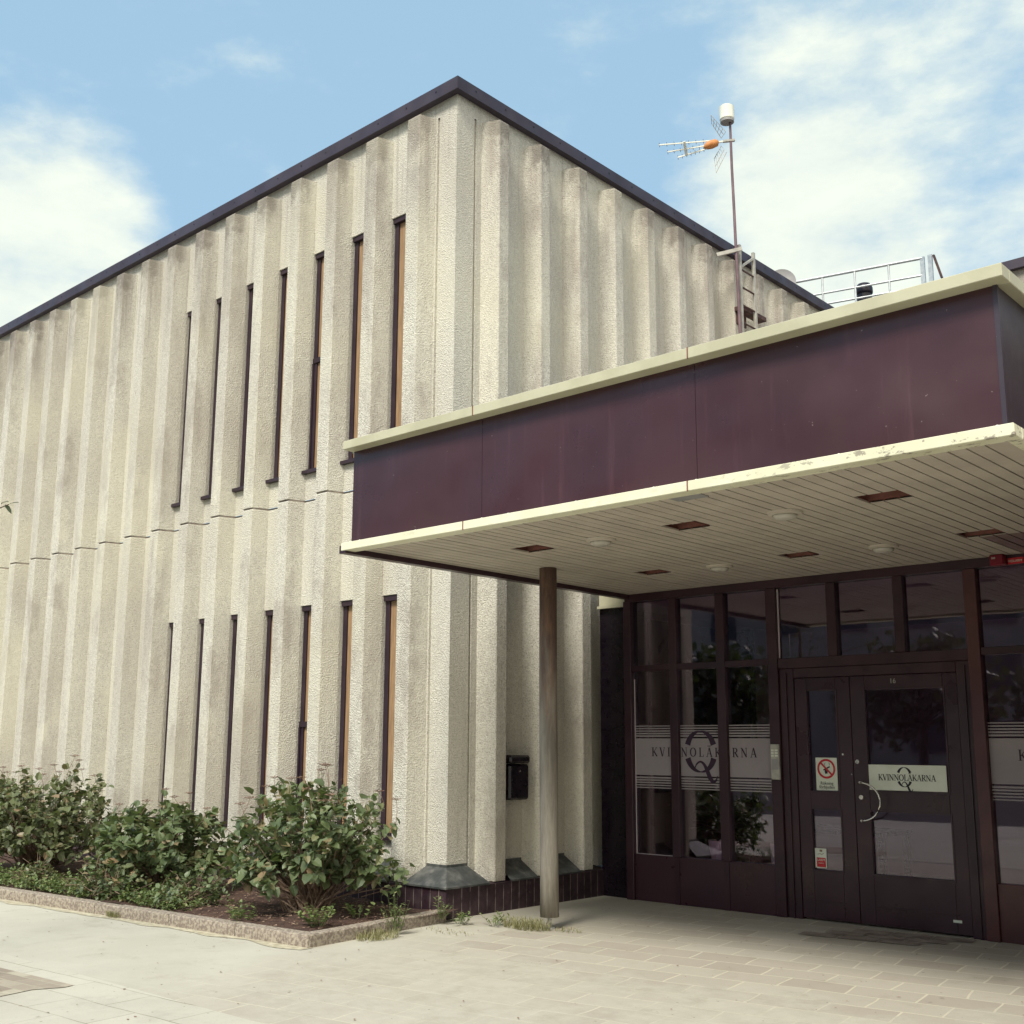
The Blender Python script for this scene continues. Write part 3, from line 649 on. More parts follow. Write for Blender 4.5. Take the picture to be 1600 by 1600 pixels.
# ================================================================== ENTRANCE SCREEN
G = 2.12
E = thing('entrance_screen', 'dark brown glazed entrance front with double door under the canopy', 'shopfront', (2.4, G, 0))
def fr(x0_, x1_, z0, z1, d0=0, d1=.10, nm='frame', mat='frame', parent=None):
    g = MB(); g.box(x0_, x1_, G+d0, G+d1, z0, z1)
    return g.build(nm, mat, parent or E, bevel=.004) if (parent is None) else sub(g, nm, mat, parent, bevel=.003)
fr(.575, .67, 0, 3.15, -.02, .12, 'corner_post')
fr(.60, 6.02, 3.14, 3.222, -.03, .12, 'head_beam')
for a, b in ((1.155, 1.25), (1.735, 1.835), (5.15, 5.25)): fr(a, b, .47, 3.14, -.005, .1, 'mullion')
fr(2.325, 2.435, 0, 3.14, -.008, .1, 'mullion'); fr(4.29, 4.40, 0, 3.14, -.012, .1, 'mullion', 'frame_red'); fr(5.92, 6.02, 0, 3.14, -.01, .1, 'mullion')
for a, b in ((2.975, 3.07), (3.64, 3.735)): fr(a, b, 2.44, 3.14, -.004, .1, 'mullion')
for a, b in ((.67, 1.155), (1.25, 1.735), (1.835, 2.325), (4.40, 5.15), (5.25, 5.92)): fr(a, b, 2.38, 2.445, 0, .1, 'transom')
fr(2.435, 4.29, 2.34, 2.44, .004, .1, 'transom')
for a, b in ((.67, 2.325), (4.40, 5.92)):
    fr(a, b, 0.0, .47, .012, .10, 'bottom_panel', 'panel' if a < 2 else 'frame_red')
g = MB()
for x in (1.2, 1.785): g = MB(); g.box(x-.03, x+.03, G+.004, G+.0115, .0, .469); g.build('cover_strip', 'frame', E)
for x0_, x1_ in ((.67, 1.155), (1.25, 1.735), (1.835, 2.325), (4.40, 5.15), (5.25, 5.92)):
    for z0, z1 in ((.47, 2.38), (2.445, 3.14)):
        g = MB(); g.box(x0_, x1_, G+.045, G+.052, z0, z1); g.build('pane', 'glass', E)
for x0_, x1_ in ((2.435, 2.975), (3.07, 3.64), (3.735, 4.29)):
    g = MB(); g.box(x0_, x1_, G+.045, G+.052, 2.44, 3.14); g.build('pane', 'glass', E)
# pane beads (thin light edges)
g = MB()
g.box(2.437, 2.446, G+.030, G+.045, 2.445, 3.13); g.build('glazing_bead', 'int_ceil', E); g = MB(); g.box(.672, .678, G+.034, G+.045, .475, 2.3); g.build('glazing_bead', 'int_ceil', E); g = MB(); g.box(.67, 1.153, G+.034, G+.045, .471, .4745); g.build('glazing_bead', 'int_ceil', E)
# side return panel
g = MB(); g.box(.2, .575, G+.05, G+.15, 0, 3.10); g.build('side_panel', 'black', E)
g = MB(); g.box(.2, .60, G+.0, G+.049, 3.10, 3.13); g.box(.2, .60, G+.04, G+.14, 3.131, 3.32); g.build('side_trim', 'cream_top', E)
# door frame and leaves
fr(2.436, 2.585, 0, 2.339, .022, .10, 'door_jamb'); fr(4.165, 4.289, 0, 2.339, .022, .10, 'door_jamb'); fr(2.586, 4.164, 2.245, 2.339, .023, .10, 'door_head')
for x in (2.5, 4.232): g = MB(); g.box(x, x+.015, G+.006, G+.021, 0, 2.3); g.build('door_bead', 'frame', E)
def leaf(x0_, x1_, gx0, gx1, zs):
    g = MB(); d0, d1 = G+.035, G+.085
    g.box(x0_, gx0, d0, d1, .02, 2.24); g.box(gx1, x1_, d0, d1, .02, 2.24)
    z = .02
    for a, b in zs: g.box(gx0, gx1, d0, d1, z, a); z = b
    g.box(gx0, gx1, d0, d1, z, 2.24)
    o = g.build('door', 'panel', E, bevel=.003)
    for a, b in zs:
        p = MB(); p.box(gx0, gx1, G+.06, G+.066, a, b); sub(p, 'pane', 'doorglass', o)
    for a, b in zs:
        p = MB(); p.box(gx0-.012, gx1+.012, d0-.006, d0-.0005, a-.014, a); p.box(gx0-.012, gx1+.012, d0-.006, d0-.0005, b, b+.014)
        p.box(gx0-.014, gx0, d0-.006, d0-.0005, a+.0005, b-.0005); p.box(gx1, gx1+.014, d0-.006, d0-.0005, a+.0005, b-.0005)
        sub(p, 'glazing_bead', 'frame', o)
    p = MB(); p.box(gx0-.01, gx1+.02, d0-.008, d0-.0005, .175, .185); sub(p, 'kick_strip', 'frame', o); return o
D1 = leaf(2.588, 3.155, 2.715, 3.01, ((.46, 1.01), (1.18, 2.115)))
D2 = leaf(3.16, 4.162, 3.305, 4.035, ((.46, 1.01), (1.2, 2.11)))
hp = []
for i in range(17):
    a = R(90-180*i/16); hp.append((3.255+.185*math.cos(a), G-.055+.0*abs(math.cos(a)), 1.10+.17*math.sin(a)))
g = MB(); g.tube(hp, .0085, 10); sub(g, 'handle', 'chrome', D2, smooth=True)
g = MB()
for z in (1.27, .93): g.tube([(3.255, G-.055, z), (3.245, G+.034, z)], .011, 10); g.lathe([(.018, 0)], (0, 0, -50), 3) if False else None
sub(g, 'handle_mount', 'chrome', D2)
g = MB()
for x, z in ((3.205, 1.455), (3.225, 1.135)): g.tube([(x, G+.020, z), (x, G+.034, z)], .02, 18); g.tube([(x, G+.014, z), (x, G+.0199, z)], .011, 14)
sub(g, 'lock', 'chrome', D2)
g = MB(); g.tube([(3.065, G+.022, 1.52), (3.065, G+.034, 1.52)], .01, 12); g.tube([(3.14, G+.028, 1.34), (3.14, G+.034, 1.34)], .006, 10); sub(g, 'lock', 'chrome', D1)
sub(text_mb('16', .062, 3.58, G+.0335, 2.165), 'house_number', 'alu', D2)
g = MB(); g.box(3.305, 3.99, G+.085, G+.10, 1.8, 1.82) if False else g.box(4.0, 4.075, G+.031, G+.0345, .115, .137); sub(g, 'maker_plate', 'signwhite', D2)
# frosted band with name
def band(x0_, panes):
    for a, b in panes:
        g = MB(); y0_, y1_ = G+.0415, G+.0442
        g.box(a, b, y0_, y1_, 1.285, 1.668)
        for i in range(5): g.box(a, b, y0_, y1_, 1.684+i*.027, 1.684+i*.027+.017-i*.0015); g.box(a, b, y0_, y1_, 1.252-i*.0255, 1.252-i*.0255+.017-i*.0015)
        g.build('frosted_band', 'film', E)
    g = MB(); serif_word(g, 'KVINNOLÄKARNA', x0_, 1.482, .092, 1.262, G+.0385); q_logo(g, x0_+.61, 1.535, .165, .205, G+.0395, .068); g.build('lettering', 'logo', E)
band(.885, ((.672, 1.153), (1.252, 1.733), (1.837, 2.323)))
band(4.635, ((4.402, 5.148), (5.252, 5.918)))

# ---- signs and fittings fixed on the front (each its own thing)
sg = thing('clinic_sign', 'white name plate with looped Q emblem fixed across the wide door leaf', 'sign', (3.67, G+.03, 1.2))
g = MB(); g.box(3.31, 4.025, G+.022, G+.028, 1.205, 1.432); g.build('plate', 'signwhite', sg, bevel=.002)
g = MB(); serif_word(g, 'KVINNOLÄKARNA', 3.40, 1.293, .055, .53, G+.0195); q_logo(g, 3.645, 1.325, .062, .085, G+.0205, .038); g.build('lettering', 'ink', sg)
ns = thing('no_smoking_sign', 'white no smoking notice with red ring behind the narrow door glass', 'sign', (2.87, G+.05, 1.18))
g = MB(); g.box(2.768, 2.985, G+.054, G+.0585, 1.185, 1.488); g.build('plate', 'signwhite', ns)
g = MB(); yy_ = G+.051
cx, cz, rr = 2.876, 1.385, .082
ribbon(g, [(cx+rr*math.cos(R(a)), cz+rr*math.sin(R(a))) for a in range(0, 361, 12)], [.019]*31, yy_); ribbon(g, [(cx-.058, cz+.058), (cx+.058, cz-.058)], [.017, .017], yy_-.0015); g.build('prohibition_ring', 'signred', ns)
g = MB(); ribbon(g, [(cx-.03, cz-.012), (cx+.035, cz+.02)], [.012, .012], yy_+.0012); ribbon(g, [(cx+.0, cz-.045), (cx-.004, cz-.02), (cx-.012, cz-.005)], [.026, .03, .008], yy_+.0008)
ribbon(g, [(cx+.03, cz+.03), (cx+.035, cz+.045), (cx+.025, cz+.058)], [.004, .004, .003], yy_+.0012); ribbon(g, [(cx-.01, cz+.03), (cx-.02, cz+.045), (cx-.005, cz+.056)], [.004, .004, .003], yy_+.0012)
text_mb('Rökning', .042, cx, yy_+.001, 1.238, g, .95); text_mb('förbjuden', .042, cx, yy_+.001, 1.203, g, .95); g.build('lettering', 'ink', ns)
st_ = thing('alarm_sticker', 'small white and red alarm sticker low on the narrow door', 'sticker', (2.775, G+.05, .47))
g = MB(); g.box(2.722, 2.838, G+.0545, G+.0585, .475, .652); g.build('sticker', 'signwhite', st_)
g = MB(); g.box(2.738, 2.828, G+.0525, G+.0543, .483, .568); g.build('red_field', 'signred', st_)
g = MB(); text_mb('LARM', .03, 2.783, G+.0518, .538, g); text_mb('installerat', .014, 2.783, G+.0518, .515, g); g.build('lettering', 'signwhite', st_)
g = MB(); g.box(2.770, 2.796, G+.0525, G+.0543, .622, .640); ribbon(g, [(2.748, .597), (2.77, .604), (2.79, .598), (2.812, .608)], [.005]*4, G+.0528); g.build('emblem', 'timber', st_)
ic = thing('intercom', 'steel intercom panel with name slots on the mullion left of the doors', 'intercom', (2.385, G-.01, 1.27))
g = MB(); g.box(2.338, 2.432, G-.034, G-.0085, 1.275, 1.612); g.build('housing', 'alu', ic, bevel=.004)
g = MB(); [g.box(2.350, 2.378, G-.038, G-.0345, 1.545-.026*i, 1.562-.026*i) for i in range(3)]; [g.box(2.388, 2.420, G-.038, G-.0345, 1.545-.026*i, 1.562-.026*i) for i in range(3)]; g.build('name_slot', 'signwhite', ic)
g = MB(); g.box(2.350, 2.420, G-.037, G-.0345, 1.37, 1.47); g.build('speaker_grille', 'grey', ic)
mbx = thing('mailbox', 'black wall mailbox hung in the shaded recess beside the post', 'mailbox', (.1, .88, 1.04))
g = MB(); g.box(.02, .15, .73, 1.03, 1.045, 1.40); g.build('box', 'black', mbx, bevel=.02)
g = MB(); g.box(.018, .165, .725, 1.035, 1.41, 1.49); g.build('lid', 'black', mbx, bevel=.02)
g = MB(); g.tube([(.15, .88, 1.33), (.157, .88, 1.33)], .009, 12); g.build('lock', 'chrome', mbx)
fa = thing('fire_alarm', 'square red alarm sounder hanging at the head of the glazing', 'alarm', (4.63, 2.02, 3.12))
g = MB(); g.box(4.575, 4.69, 1.985, 2.088, 3.128, 3.221); g.build('housing', 'red', fa, bevel=.008)
g = MB(); text_mb('000', .022, 4.61, 1.984, 3.182, g); g.build('lettering', 'signwhite', fa)
fs_ = thing('alarm_sign', 'narrow red alarm lettering plate on the head beam', 'sign', (4.75, 2.08, 3.13))
g = MB(); g.box(4.695, 4.825, 2.082, 2.0885, 3.138, 3.192); g.build('plate', 'signred', fs_)
g = MB(); text_mb('VIDLARM', .030, 4.757, 2.0795, 3.154, g, .92); g.build('lettering', 'signwhite', fs_)

# ================================================================== INTERIOR
def quad(name, pts, mat): g = MB(); g.add(pts, [(0, 1, 2, 3)]); return struct(name, g, mat)
g = MB()
g.box(.21, 8, 6.5, 6.6, .0, 3.3); g.box(.20, .209, 2.3, 6.5, 0, 3.3); g.box(8, 8.1, 2.0, 6.6, 0, 3.3)
struct('lobby_wall', g, 'int_wall')
g = MB(); g.box(3.9, 7.9, 6.30, 6.49, .0, 2.75); struct('lobby_wood_wall', g, 'int_warm')
g = MB(); g.box(.21, 7.99, 2.24, 6.49, 3.15, 3.2); struct('lobby_ceiling', g, 'int_ceil')
g = MB(); g.box(.21, 7.99, 2.24, 6.49, -.02, .012); struct('lobby_floor', g, 'int_floor')
vs_ = thing('inner_screen', 'dark framed inner partition seen through the leftmost pane', 'partition', (.8, 2.3, 0))
g = MB(); g.box(.78, .82, 2.26, 4.3, .02, 2.95); g.build('panel', 'panel', vs_); g = MB(); g.box(.75, .85, 4.31, 4.42, .02, 3.0); g.build('post', 'black', vs_)
tb = thing('lobby_table', 'dark table inside behind the third lower pane', 'table', (2.2, 3.6, 0))
g = MB(); g.box(1.7, 2.9, 3.3, 4.0, .70, .74); g.build('tabletop', 'black', tb)
for x, y in ((1.75, 3.35), (2.85, 3.35), (1.75, 3.95), (2.85, 3.95)): g = MB(); g.box(x-.03, x+.03, y-.03, y+.03, .012, .699); g.build('leg', 'black', tb)
bn = thing('waste_bin', 'pale bin standing inside behind the third lower pane', 'bin', (2.02, 2.75, 0))
g = MB(); g.lathe([(.13, 0), (.16, .62), (.15, .62), (.14, .55)], (2.16, 2.65, .012), 20); g.build('bin', 'white', bn, smooth=False)
random.seed(21)
pp = thing('potted_plant', 'dark leafy plant in a white pot behind the second lower pane', 'plant', (1.45, 2.75, 0))
g = MB(); g.lathe([(.10, 0), (.15, .30), (.14, .30), (.13, .26)], (1.42, 2.65, .32), 20); g.build('pot', 'white', pp)
g = MB(); g.box(1.2, 1.66, 2.45, 2.85, .012, .315); g.build('stand', 'black', pp)

def leaf_at(g, p, d, up, L_, W_, rnd, fold=.15):
    d = d.normalized(); s = d.cross(up)
    if s.length < 1e-3: s = d.cross(Vector((1, 0, 0)))
    s.normalize(); n = s.cross(d).normalized()
    P0 = p; P1 = p+d*L_*.3+s*W_*.5+n*fold*W_; P2 = p+d*L_*.3-s*W_*.5+n*fold*W_
    P3 = p+d*L_*.72+s*W_*.38+n*(fold*.6)*W_-n*.05*L_; P4 = p+d*L_*.72-s*W_*.38+n*(fold*.6)*W_-n*.05*L_; P5 = p+d*L_-n*.16*L_
    m1 = p+d*L_*.35; m2 = p+d*L_*.72-n*.07*L_
    g.add([P0, P1, P3, P5, P4, P2, m1, m2], [(0, 1, 6), (1, 3, 7, 6), (3, 5-2, 7) if False else (3, 7, 2) if False else (2, 3, 7), (1, 2, 7, 6) if False else (0, 6, 5), (6, 7, 4, 5), (7, 3, 4)] if False else [(0, 1, 6), (1, 2, 7, 6), (2, 3, 7), (0, 6, 5), (6, 7, 4, 5), (7, 3, 4)], rnd)
def rdir(): 
    while True:
        v = Vector((random.uniform(-1, 1), random.uniform(-1, 1), random.uniform(-1, 1)))
        if .05 < v.length < 1: return v.normalized()
g = MB()
for i in range(70):
    d = rdir(); d.z = abs(d.z); p = Vector((1.42, 2.65, .62))+d*random.uniform(.02, .22)+Vector((0, 0, random.random()*.25)); leaf_at(g, p, d, Vector((0, 0, 1)), .16, .07, random.random()*.9+.01)
g.build('foliage', 'treeleaf', pp, smooth=True)

# ================================================================== SHRUBS
def shrub(name, label, c, rx, ry, h, seed, nclump, mat, zlow=.12, heads=12, lsz=.075, skew=(0, 0)):
    random.seed(seed)
    T = thing(name, label, 'shrub', (c[0], c[1], .08), 'large leaved shrubs in the flower bed')
    gl = MB(); gs = MB(); base = Vector((c[0], c[1], .06)); tips = []
    for i in range(nclump):
        a = random.uniform(0, 2*math.pi); v = random.uniform(-.42, 1)
        rxy = math.sqrt(max(0, 1-v*v)); lump = 1+.22*noise.noise((math.cos(a)*1.7+seed, math.sin(a)*1.7, v*1.7))+random.uniform(-.10, .06)
        rad = random.choice((1, 1, 1, .82, .6, .45))*lump
        zc = .46*h
        p = Vector((c[0]+rx*rxy*math.cos(a)*rad+skew[0]*v, c[1]+ry*rxy*math.sin(a)*rad, zc+(h-zc)*v*rad if v > 0 else zc+(zc-zlow)*v*rad*1.15))
        if p.z < zlow: p.z = zlow+random.random()*.1
        if p.y > -.27: p.y = -.27-random.random()*.08
        tips.append((p, rad))
    for p, rad in tips:
        mid = base.lerp(p, .55)+Vector((random.uniform(-.08, .08), random.uniform(-.08, .08), -.03+random.uniform(0, .12)))
        q0 = base+Vector((random.uniform(-.18, .18), random.uniform(-.15, .15), 0))
        gs.tube([q0, q0.lerp(mid, .5)+Vector((0, 0, .03)), mid, p], [.008, .006, .005, .0025], 5)
        out = (p-Vector((c[0], c[1], .3*h))).normalized()
        for j in range(random.randint(13, 20)):
            t_ = random.random(); pos = mid.lerp(p, .45+.6*t_)+rdir()*random.uniform(.0, .085)
            d = (out*.55+rdir()*.9+Vector((0, 0, -.15))).normalized(); up = (Vector((0, 0, 1))+out*.5+rdir()*.5).normalized()
            s_ = lsz*random.choice((.45, .7, .9, 1.1, 1.35))*random.uniform(.85, 1.15)
            leaf_at(gl, pos, d, up, s_, s_*random.uniform(.62, .8), random.random()*.98+.01, random.uniform(.05, .25))
    gl.build('foliage', mat, T, smooth=False)
    for i in range(46):
        p, rad = random.choice(tips); q = p+rdir()*.16; q.z = max(q.z, .15); gs.tube([p.lerp(base, .4), p.lerp(q, .5), q], [.004, .003, .002], 4)
    gs.build('stem', 'stem', T)
    tops = sorted([t[0] for t in tips if t[1] > .85], key=lambda p: -p.z)[:heads*3]; random.shuffle(tops)
    for p in tops[:heads]:
        f = MB(); q = p+Vector((random.uniform(-.09, .09), random.uniform(-.06, .06), random.uniform(.07, .19)))
        f.tube([p, p.lerp(q, .6)+Vector((.01, 0, 0)), q], [.003, .0025, .002], 4)
        for k in range(16):
            a = k*2.4; r_ = .055*math.sqrt(k/16); e_ = q+Vector((r_*math.cos(a), r_*math.sin(a), .025-.25*r_)); f.tube([q, e_], [.001, .001], 3)
            f.add([e_+Vector((.011*math.cos(b_), .011*math.sin(b_), random.uniform(-.004, .004))) for b_ in (0, 1.3, 2.6, 3.9, 5.2)], [(0, 1, 2, 3, 4)])
        f.build('flower_head', 'deadflower', T)
    return T
shrub('shrub', 'tallest shrub with bare twigs and dead flower heads, nearest the building corner', (-.66, -1.12), .92, .70, 1.27, 5, 200, 'leaf', .16, 15, .085, (.05, 0))
shrub('shrub', 'low rounded middle shrub with broad fresh green leaves', (-2.92, -1.32), .80, .66, 1.0, 8, 170, 'leaf', .14, 7, .095)
shrub('shrub', 'dense dull green shrub at the left edge of the photo', (-5.65, -1.30), 1.20, .78, 1.24, 12, 280, 'leaf_b', .14, 14, .08)
shrub('small_shrub', 'small loose shrub filling the gap between the middle and the tall shrub', (-1.72, -1.72), .36, .32, .40, 14, 36, 'leaf', .12, 0, .05)
shrub('small_shrub', 'small dark spiky shrub in front of the middle shrub', (-2.72, -1.98), .42, .28, .42, 15, 45, 'leaf', .12, 0, .055)
shrub('small_shrub', 'small shrub between the middle and the left edge shrub', (-4.2, -1.95), .30, .22, .3, 16, 26, 'leaf_b', .12, 0, .05)

# ground cover along the kerb
random.seed(31); g = MB()
for i in range(2600):
    x = random.uniform(-6.6, -.75); y = kx(x)+.16+abs(random.gauss(0, .26))
    dens_ = noise.noise((x*1.3, y*2, 5))+(.35 if x < -1.4 else -.35)
    if dens_ < random.uniform(-.25, .35) or y > -.9: continue
    z = .10+random.random()**2*.13
    d = rdir(); d.z = abs(d.z)*.6; s_ = random.uniform(.02, .05)
    for k in range(3): 
        dd = (d+rdir()*.8).normalized(); leaf_at(g, Vector((x, y, z))+rdir()*.03, dd, Vector((0, 0, 1)), s_, s_*.65, random.random()*.95+.02, .1)
o = g.build('ground_cover', 'weed'); o['kind'] = 'stuff'; o['label'] = 'low green weeds spreading along the kerb'; o['category'] = 'ground cover'
g = MB(); random.seed(37)   # wood chips on the soil
for i in range(900):
    x = random.uniform(-2.2, .3); y = random.uniform(kx(x)+.16, -.35); z = .095+.05*noise.noise((x*1.5, y*1.5, 0))+.02*noise.noise((x*7, y*7, 1))+.004
    a = random.uniform(0, 3.14); l_ = random.uniform(.01, .035); w_ = random.uniform(.004, .009); dx, dy = math.cos(a), math.sin(a)
    g.add([(x-dx*l_/2-dy*w_/2, y-dy*l_/2+dx*w_/2, z), (x+dx*l_/2-dy*w_/2, y+dy*l_/2+dx*w_/2, z+random.uniform(0, .008)), (x+dx*l_/2+dy*w_/2, y+dy*l_/2-dx*w_/2, z), (x-dx*l_/2+dy*w_/2, y-dy*l_/2-dx*w_/2, z)], [(0, 1, 2, 3)])
M['chip'] = mottled('wood_chip', (.16, .09, .06), (.34, .24, .17), 30, .9)
o = g.build('wood_chips', 'chip'); o['kind'] = 'stuff'; o['label'] = 'wood chips scattered on the bare soil'; o['category'] = 'mulch'

def weed(label, x, y, z, h, n, seed, mat='weed', spread=.1, nm='weed', lw=.35):
    random.seed(seed); T = thing(nm, label, 'weed', (x, y, z), 'weeds around the kerb and post'); g = MB(); gs = MB()
    for i in range(n):
        a = random.uniform(0, 6.28); r_ = spread*math.sqrt(random.random()); lean = Vector((math.cos(a), math.sin(a), 0))*r_*.9
        b = Vector((x+lean.x*.5, y+lean.y*.5, z)); hh = h*random.uniform(.45, 1); tp = b+lean+Vector((0, 0, hh))
        gs.tube([b, b.lerp(tp, .5)+Vector((0, 0, .01)), tp], [.002, .0018, .001], 3, .5)
        for k in range(6):
            p = b.lerp(tp, .25+.75*k/5); d = rdir(); d.z = .35; leaf_at(g, p, d, Vector((0, 0, 1)), random.uniform(.03, .06), random.uniform(.03, .06)*lw, random.random()*.95+.02, .1)
    g.build('foliage', mat, T); gs.build('stem', mat, T)
def tuft(label, x, y, z, h, n, seed, spread, mat='dry'):
    random.seed(seed); T = thing('grass_tuft', label, 'grass', (x, y, z), 'grass tufts on the paving'); g = MB()
    for i in range(n):
        a = random.uniform(0, 6.28); r_ = random.random()**.5; b = Vector((x+math.cos(a)*r_*spread[0], y+math.sin(a)*r_*spread[1], z))
        a2 = random.uniform(0, 6.28); hh = h*random.uniform(.35, 1); o_ = Vector((math.cos(a2), math.sin(a2), 0)); tp = b+o_*hh*random.uniform(.3, 1)+Vector((0, 0, hh*.8)); s = Vector((-o_.y, o_.x, 0))*.0028
        md = b.lerp(tp, .5)+Vector((0, 0, hh*.18)); g.add([b-s, b+s, md+s*.8, tp, md-s*.8], [(0, 1, 2, 4), (4, 2, 3)], random.random()*.95+.02)
    g.build('blades', mat, T)
weed('tall leafy weed growing over the side kerb stone', .50, -1.08, .02, .34, 16, 41, spread=.10)
weed('bushy pale weed on the soil inside the kerb corner', .12, -1.62, .09, .20, 22, 42, spread=.16, lw=.7)
weed('leafy weed at the plinth end of the side kerb', .38, -.42, .05, .22, 10, 43, spread=.08)
weed('small weed in the paving joint beside the plinth corner', .52, -.34, .01, .10, 10, 44, spread=.09)
weed('low weed on the paving between the plinth and the post', .78, -.16, .01, .10, 12, 45, spread=.12)
weed('broad leaved weed lying on the soil near the side kerb', .02, -1.1, .09, .12, 5, 47, spread=.12, lw=.9)
weed('low weed on the soil behind the front kerb', -.55, -1.92, .09, .12, 12, 48, spread=.12, lw=.7)
tuft('dry grass tuft around the foot of the post', 1.08, -.06, .004, .13, 420, 51, (.26, .13))
tuft('grass tuft at the foot of the side kerb stone', .53, -1.32, .004, .10, 260, 52, (.14, .2))
tuft('thin grass in the kerb joint by the left shrub', -2.1, kx(-2.1)-.03, .012, .08, 90, 53, (.10, .03))
tuft('sparse grass sprigs on the paving in front of the plinth', .75, -.72, .010, .035, 60, 54, (.3, .12))
tuft('tiny grass sprigs beyond the post foot', 1.45, .05, .004, .05, 60, 55, (.15, .08))
random.seed(61); g = MB()
for i in range(260):
    x = random.uniform(-2.5, 6); y = random.uniform(-4.6, 1.9)
    if y > kx(x)-.05 and x < .55: continue
    a = random.uniform(0, 6.28); s_ = random.uniform(.006, .018); z = .0065
    g.add([(x+s_*math.cos(a+k*1.57)*(1 if k % 2 else .45), y+s_*math.sin(a+k*1.57)*(1 if k % 2 else .45), z+random.uniform(0, .004)) for k in range(4)], [(0, 1, 2, 3)])
o = g.build('leaf_litter', 'deadflower'); o['kind'] = 'stuff'; o['label'] = 'tiny dry leaf scraps scattered over the paving'; o['category'] = 'litter'

# ================================================================== ROOF THINGS
ld = thing('roof_ladder', 'grey metal ladder fixed to the ribbed side wall below the roof edge', 'ladder', (.35, 5.44, 4.2))
for y, zt in ((5.25, 8.52), (5.63, 8.53)):
    g = MB(); g.box(.33, .37, y-.022, y+.022, 4.16, zt); g.build('rail', 'alu', ld)
z = 4.5
while z < 8.3:
    g = MB(); g.tube([(.35, 5.27, z), (.35, 5.61, z)], .013, 8); g.build('rung', 'rust', ld); z += .2617
g = MB(); g.bar((.352, 5.27, 8.20), (.352, 5.62, 8.44), .03, .03); g.build('brace', 'alu', ld)
g = MB(); g.box(.2, .33, 5.32, 5.98, 7.60, 7.66); g.box(.2, .22, 5.35, 5.60, 7.42, 7.599); g.build('wall_bracket', 'rust', ld)
an = thing('roof_antenna', 'tall brown mast with yagi aerial and white drum receiver above the side wall', 'antenna', (.4, 5.06, 7.2))
MX = Vector((.40, 5.17, 0))
def pa(px, py, depth=0):
    """point at a pixel of the 1600 px frame, on the upright plane through the mast, moved back by depth metres"""
    d = pxdir(px, py); n = Vector((Fv.x, Fv.y, 0)).normalized(); t_ = ((Vector((MX.x, MX.y, 1.6))-CAMP).dot(n)+depth)/d.dot(n); return CAMP+d*t_
g = MB(); g.tube([pa(1157, 530), pa(1150.5, 400)], .021, 10); g.tube([pa(1150.5, 400), pa(1146.5, 318), pa(1143.5, 262), pa(1140.5, 188)], [.021, .02, .019, .017], 10); g.build('mast', 'mast', an)
a0 = pa(1136, 187); a1 = pa(1135, 168)
g = MB(); g.tube([a0+Vector((0, 0, -.02)), a0+Vector((0, 0, .0)), a1, a1+Vector((0, 0, .012))], [.09, .105, .105, .09], 24); g.build('drum_receiver', 'white', an, smooth=False)
g = MB(); g.tube([a0+Vector((0, 0, -.045)), a0+Vector((0, 0, -.021))], .098, 20); g.build('receiver_base', 'grey', an)
g = MB(); g.bar((.19, 4.90, 8.30), (.42, 5.19, 8.42), .035, .05); g.build('bracket_arm', 'alu', an)
Zf = (1104, 227)
g = MB()
tips_ = ((1030, 226.5), (1043, 237.5), (1059, 246)); ends = ((1110, 220), (1112, 226), (1106, 232)); deps = (-.10, .0, .10)
for (x, y), (x2, y2), dp in zip(tips_, ends, deps): g.bar(pa(x, y, dp), pa(x2, y2, 0), .012, .016)
g.bar(pa(1069, 221, -.06), pa(1073, 243, .06), .035, .03); g.bar(pa(1110, 224), pa(1143, 219), .02, .02); g.build('boom', 'white', an)
g = MB()
for i in range(7):
    for j, ((x, y), (x2, y2), dp) in enumerate(zip(tips_, ends, deps)):
        t_ = i/7.0; X_, Y_ = x+(x2-x)*t_, y+(y2-y)*t_; D_ = dp*(1-t_)
        if X_ > 1100: continue
        g.tube([pa(X_, Y_-3.2, D_), pa(X_+.8, Y_+3.4, D_)], .0042, 4)
g.build('director', 'rust', an)
g = MB(); g.tube([pa(1100, 231), pa(1104, 228.5), pa(1111, 226), pa(1119, 223), pa(1121, 221)], [.015, .05, .062, .055, .03], 14); g.build('feed_housing', 'orange', an, smooth=True)
g = MB()
for (A_, B_, C_, D_) in (((1111, 180), (1134, 206), (1112, 193), (1127, 216)), ((1119, 270), (1135, 238), (1116, 248), (1127, 228))):
    for t_ in (0, .45, 1):
        g.tube([pa(A_[0]*(1-t_)+C_[0]*t_, A_[1]*(1-t_)+C_[1]*t_, -.12+.24*t_), pa(B_[0]*(1-t_)+D_[0]*t_, B_[1]*(1-t_)+D_[1]*t_, -.12+.24*t_)], .005, 5)
    for i in range(6):
        s_ = i/5; g.tube([pa(A_[0]*(1-s_)+B_[0]*s_, A_[1]*(1-s_)+B_[1]*s_, -.12), pa(C_[0]*(1-s_)+D_[0]*s_, C_[1]*(1-s_)+D_[1]*s_, .12)], .0032, 4)
g.build('reflector', 'alu', an)
g = MB(); g.box(-.02, .02, -.02, .02, -.02, .02); g = MB(); g.bar(pa(1130, 221), pa(1148, 219), .04, .03); g.build('clamp', 'alu', an)
def hz(px, py, zz):
    d = pxdir(px, py); return CAMP+d*((zz-1.6)/d.z)
def hy(px, py, yy):
    d = pxdir(px, py); return CAMP+d*((yy+7.849)/d.y)
RL = thing('roof_railing', 'grey steel safety railing along the roof behind the canopy', 'railing', tuple(hz(1340, 422, 9.6)))
zt = 9.6; A_ = hz(1225, 444.5, zt); B_ = hz(1441, 403.5, zt); dd = (B_-A_)
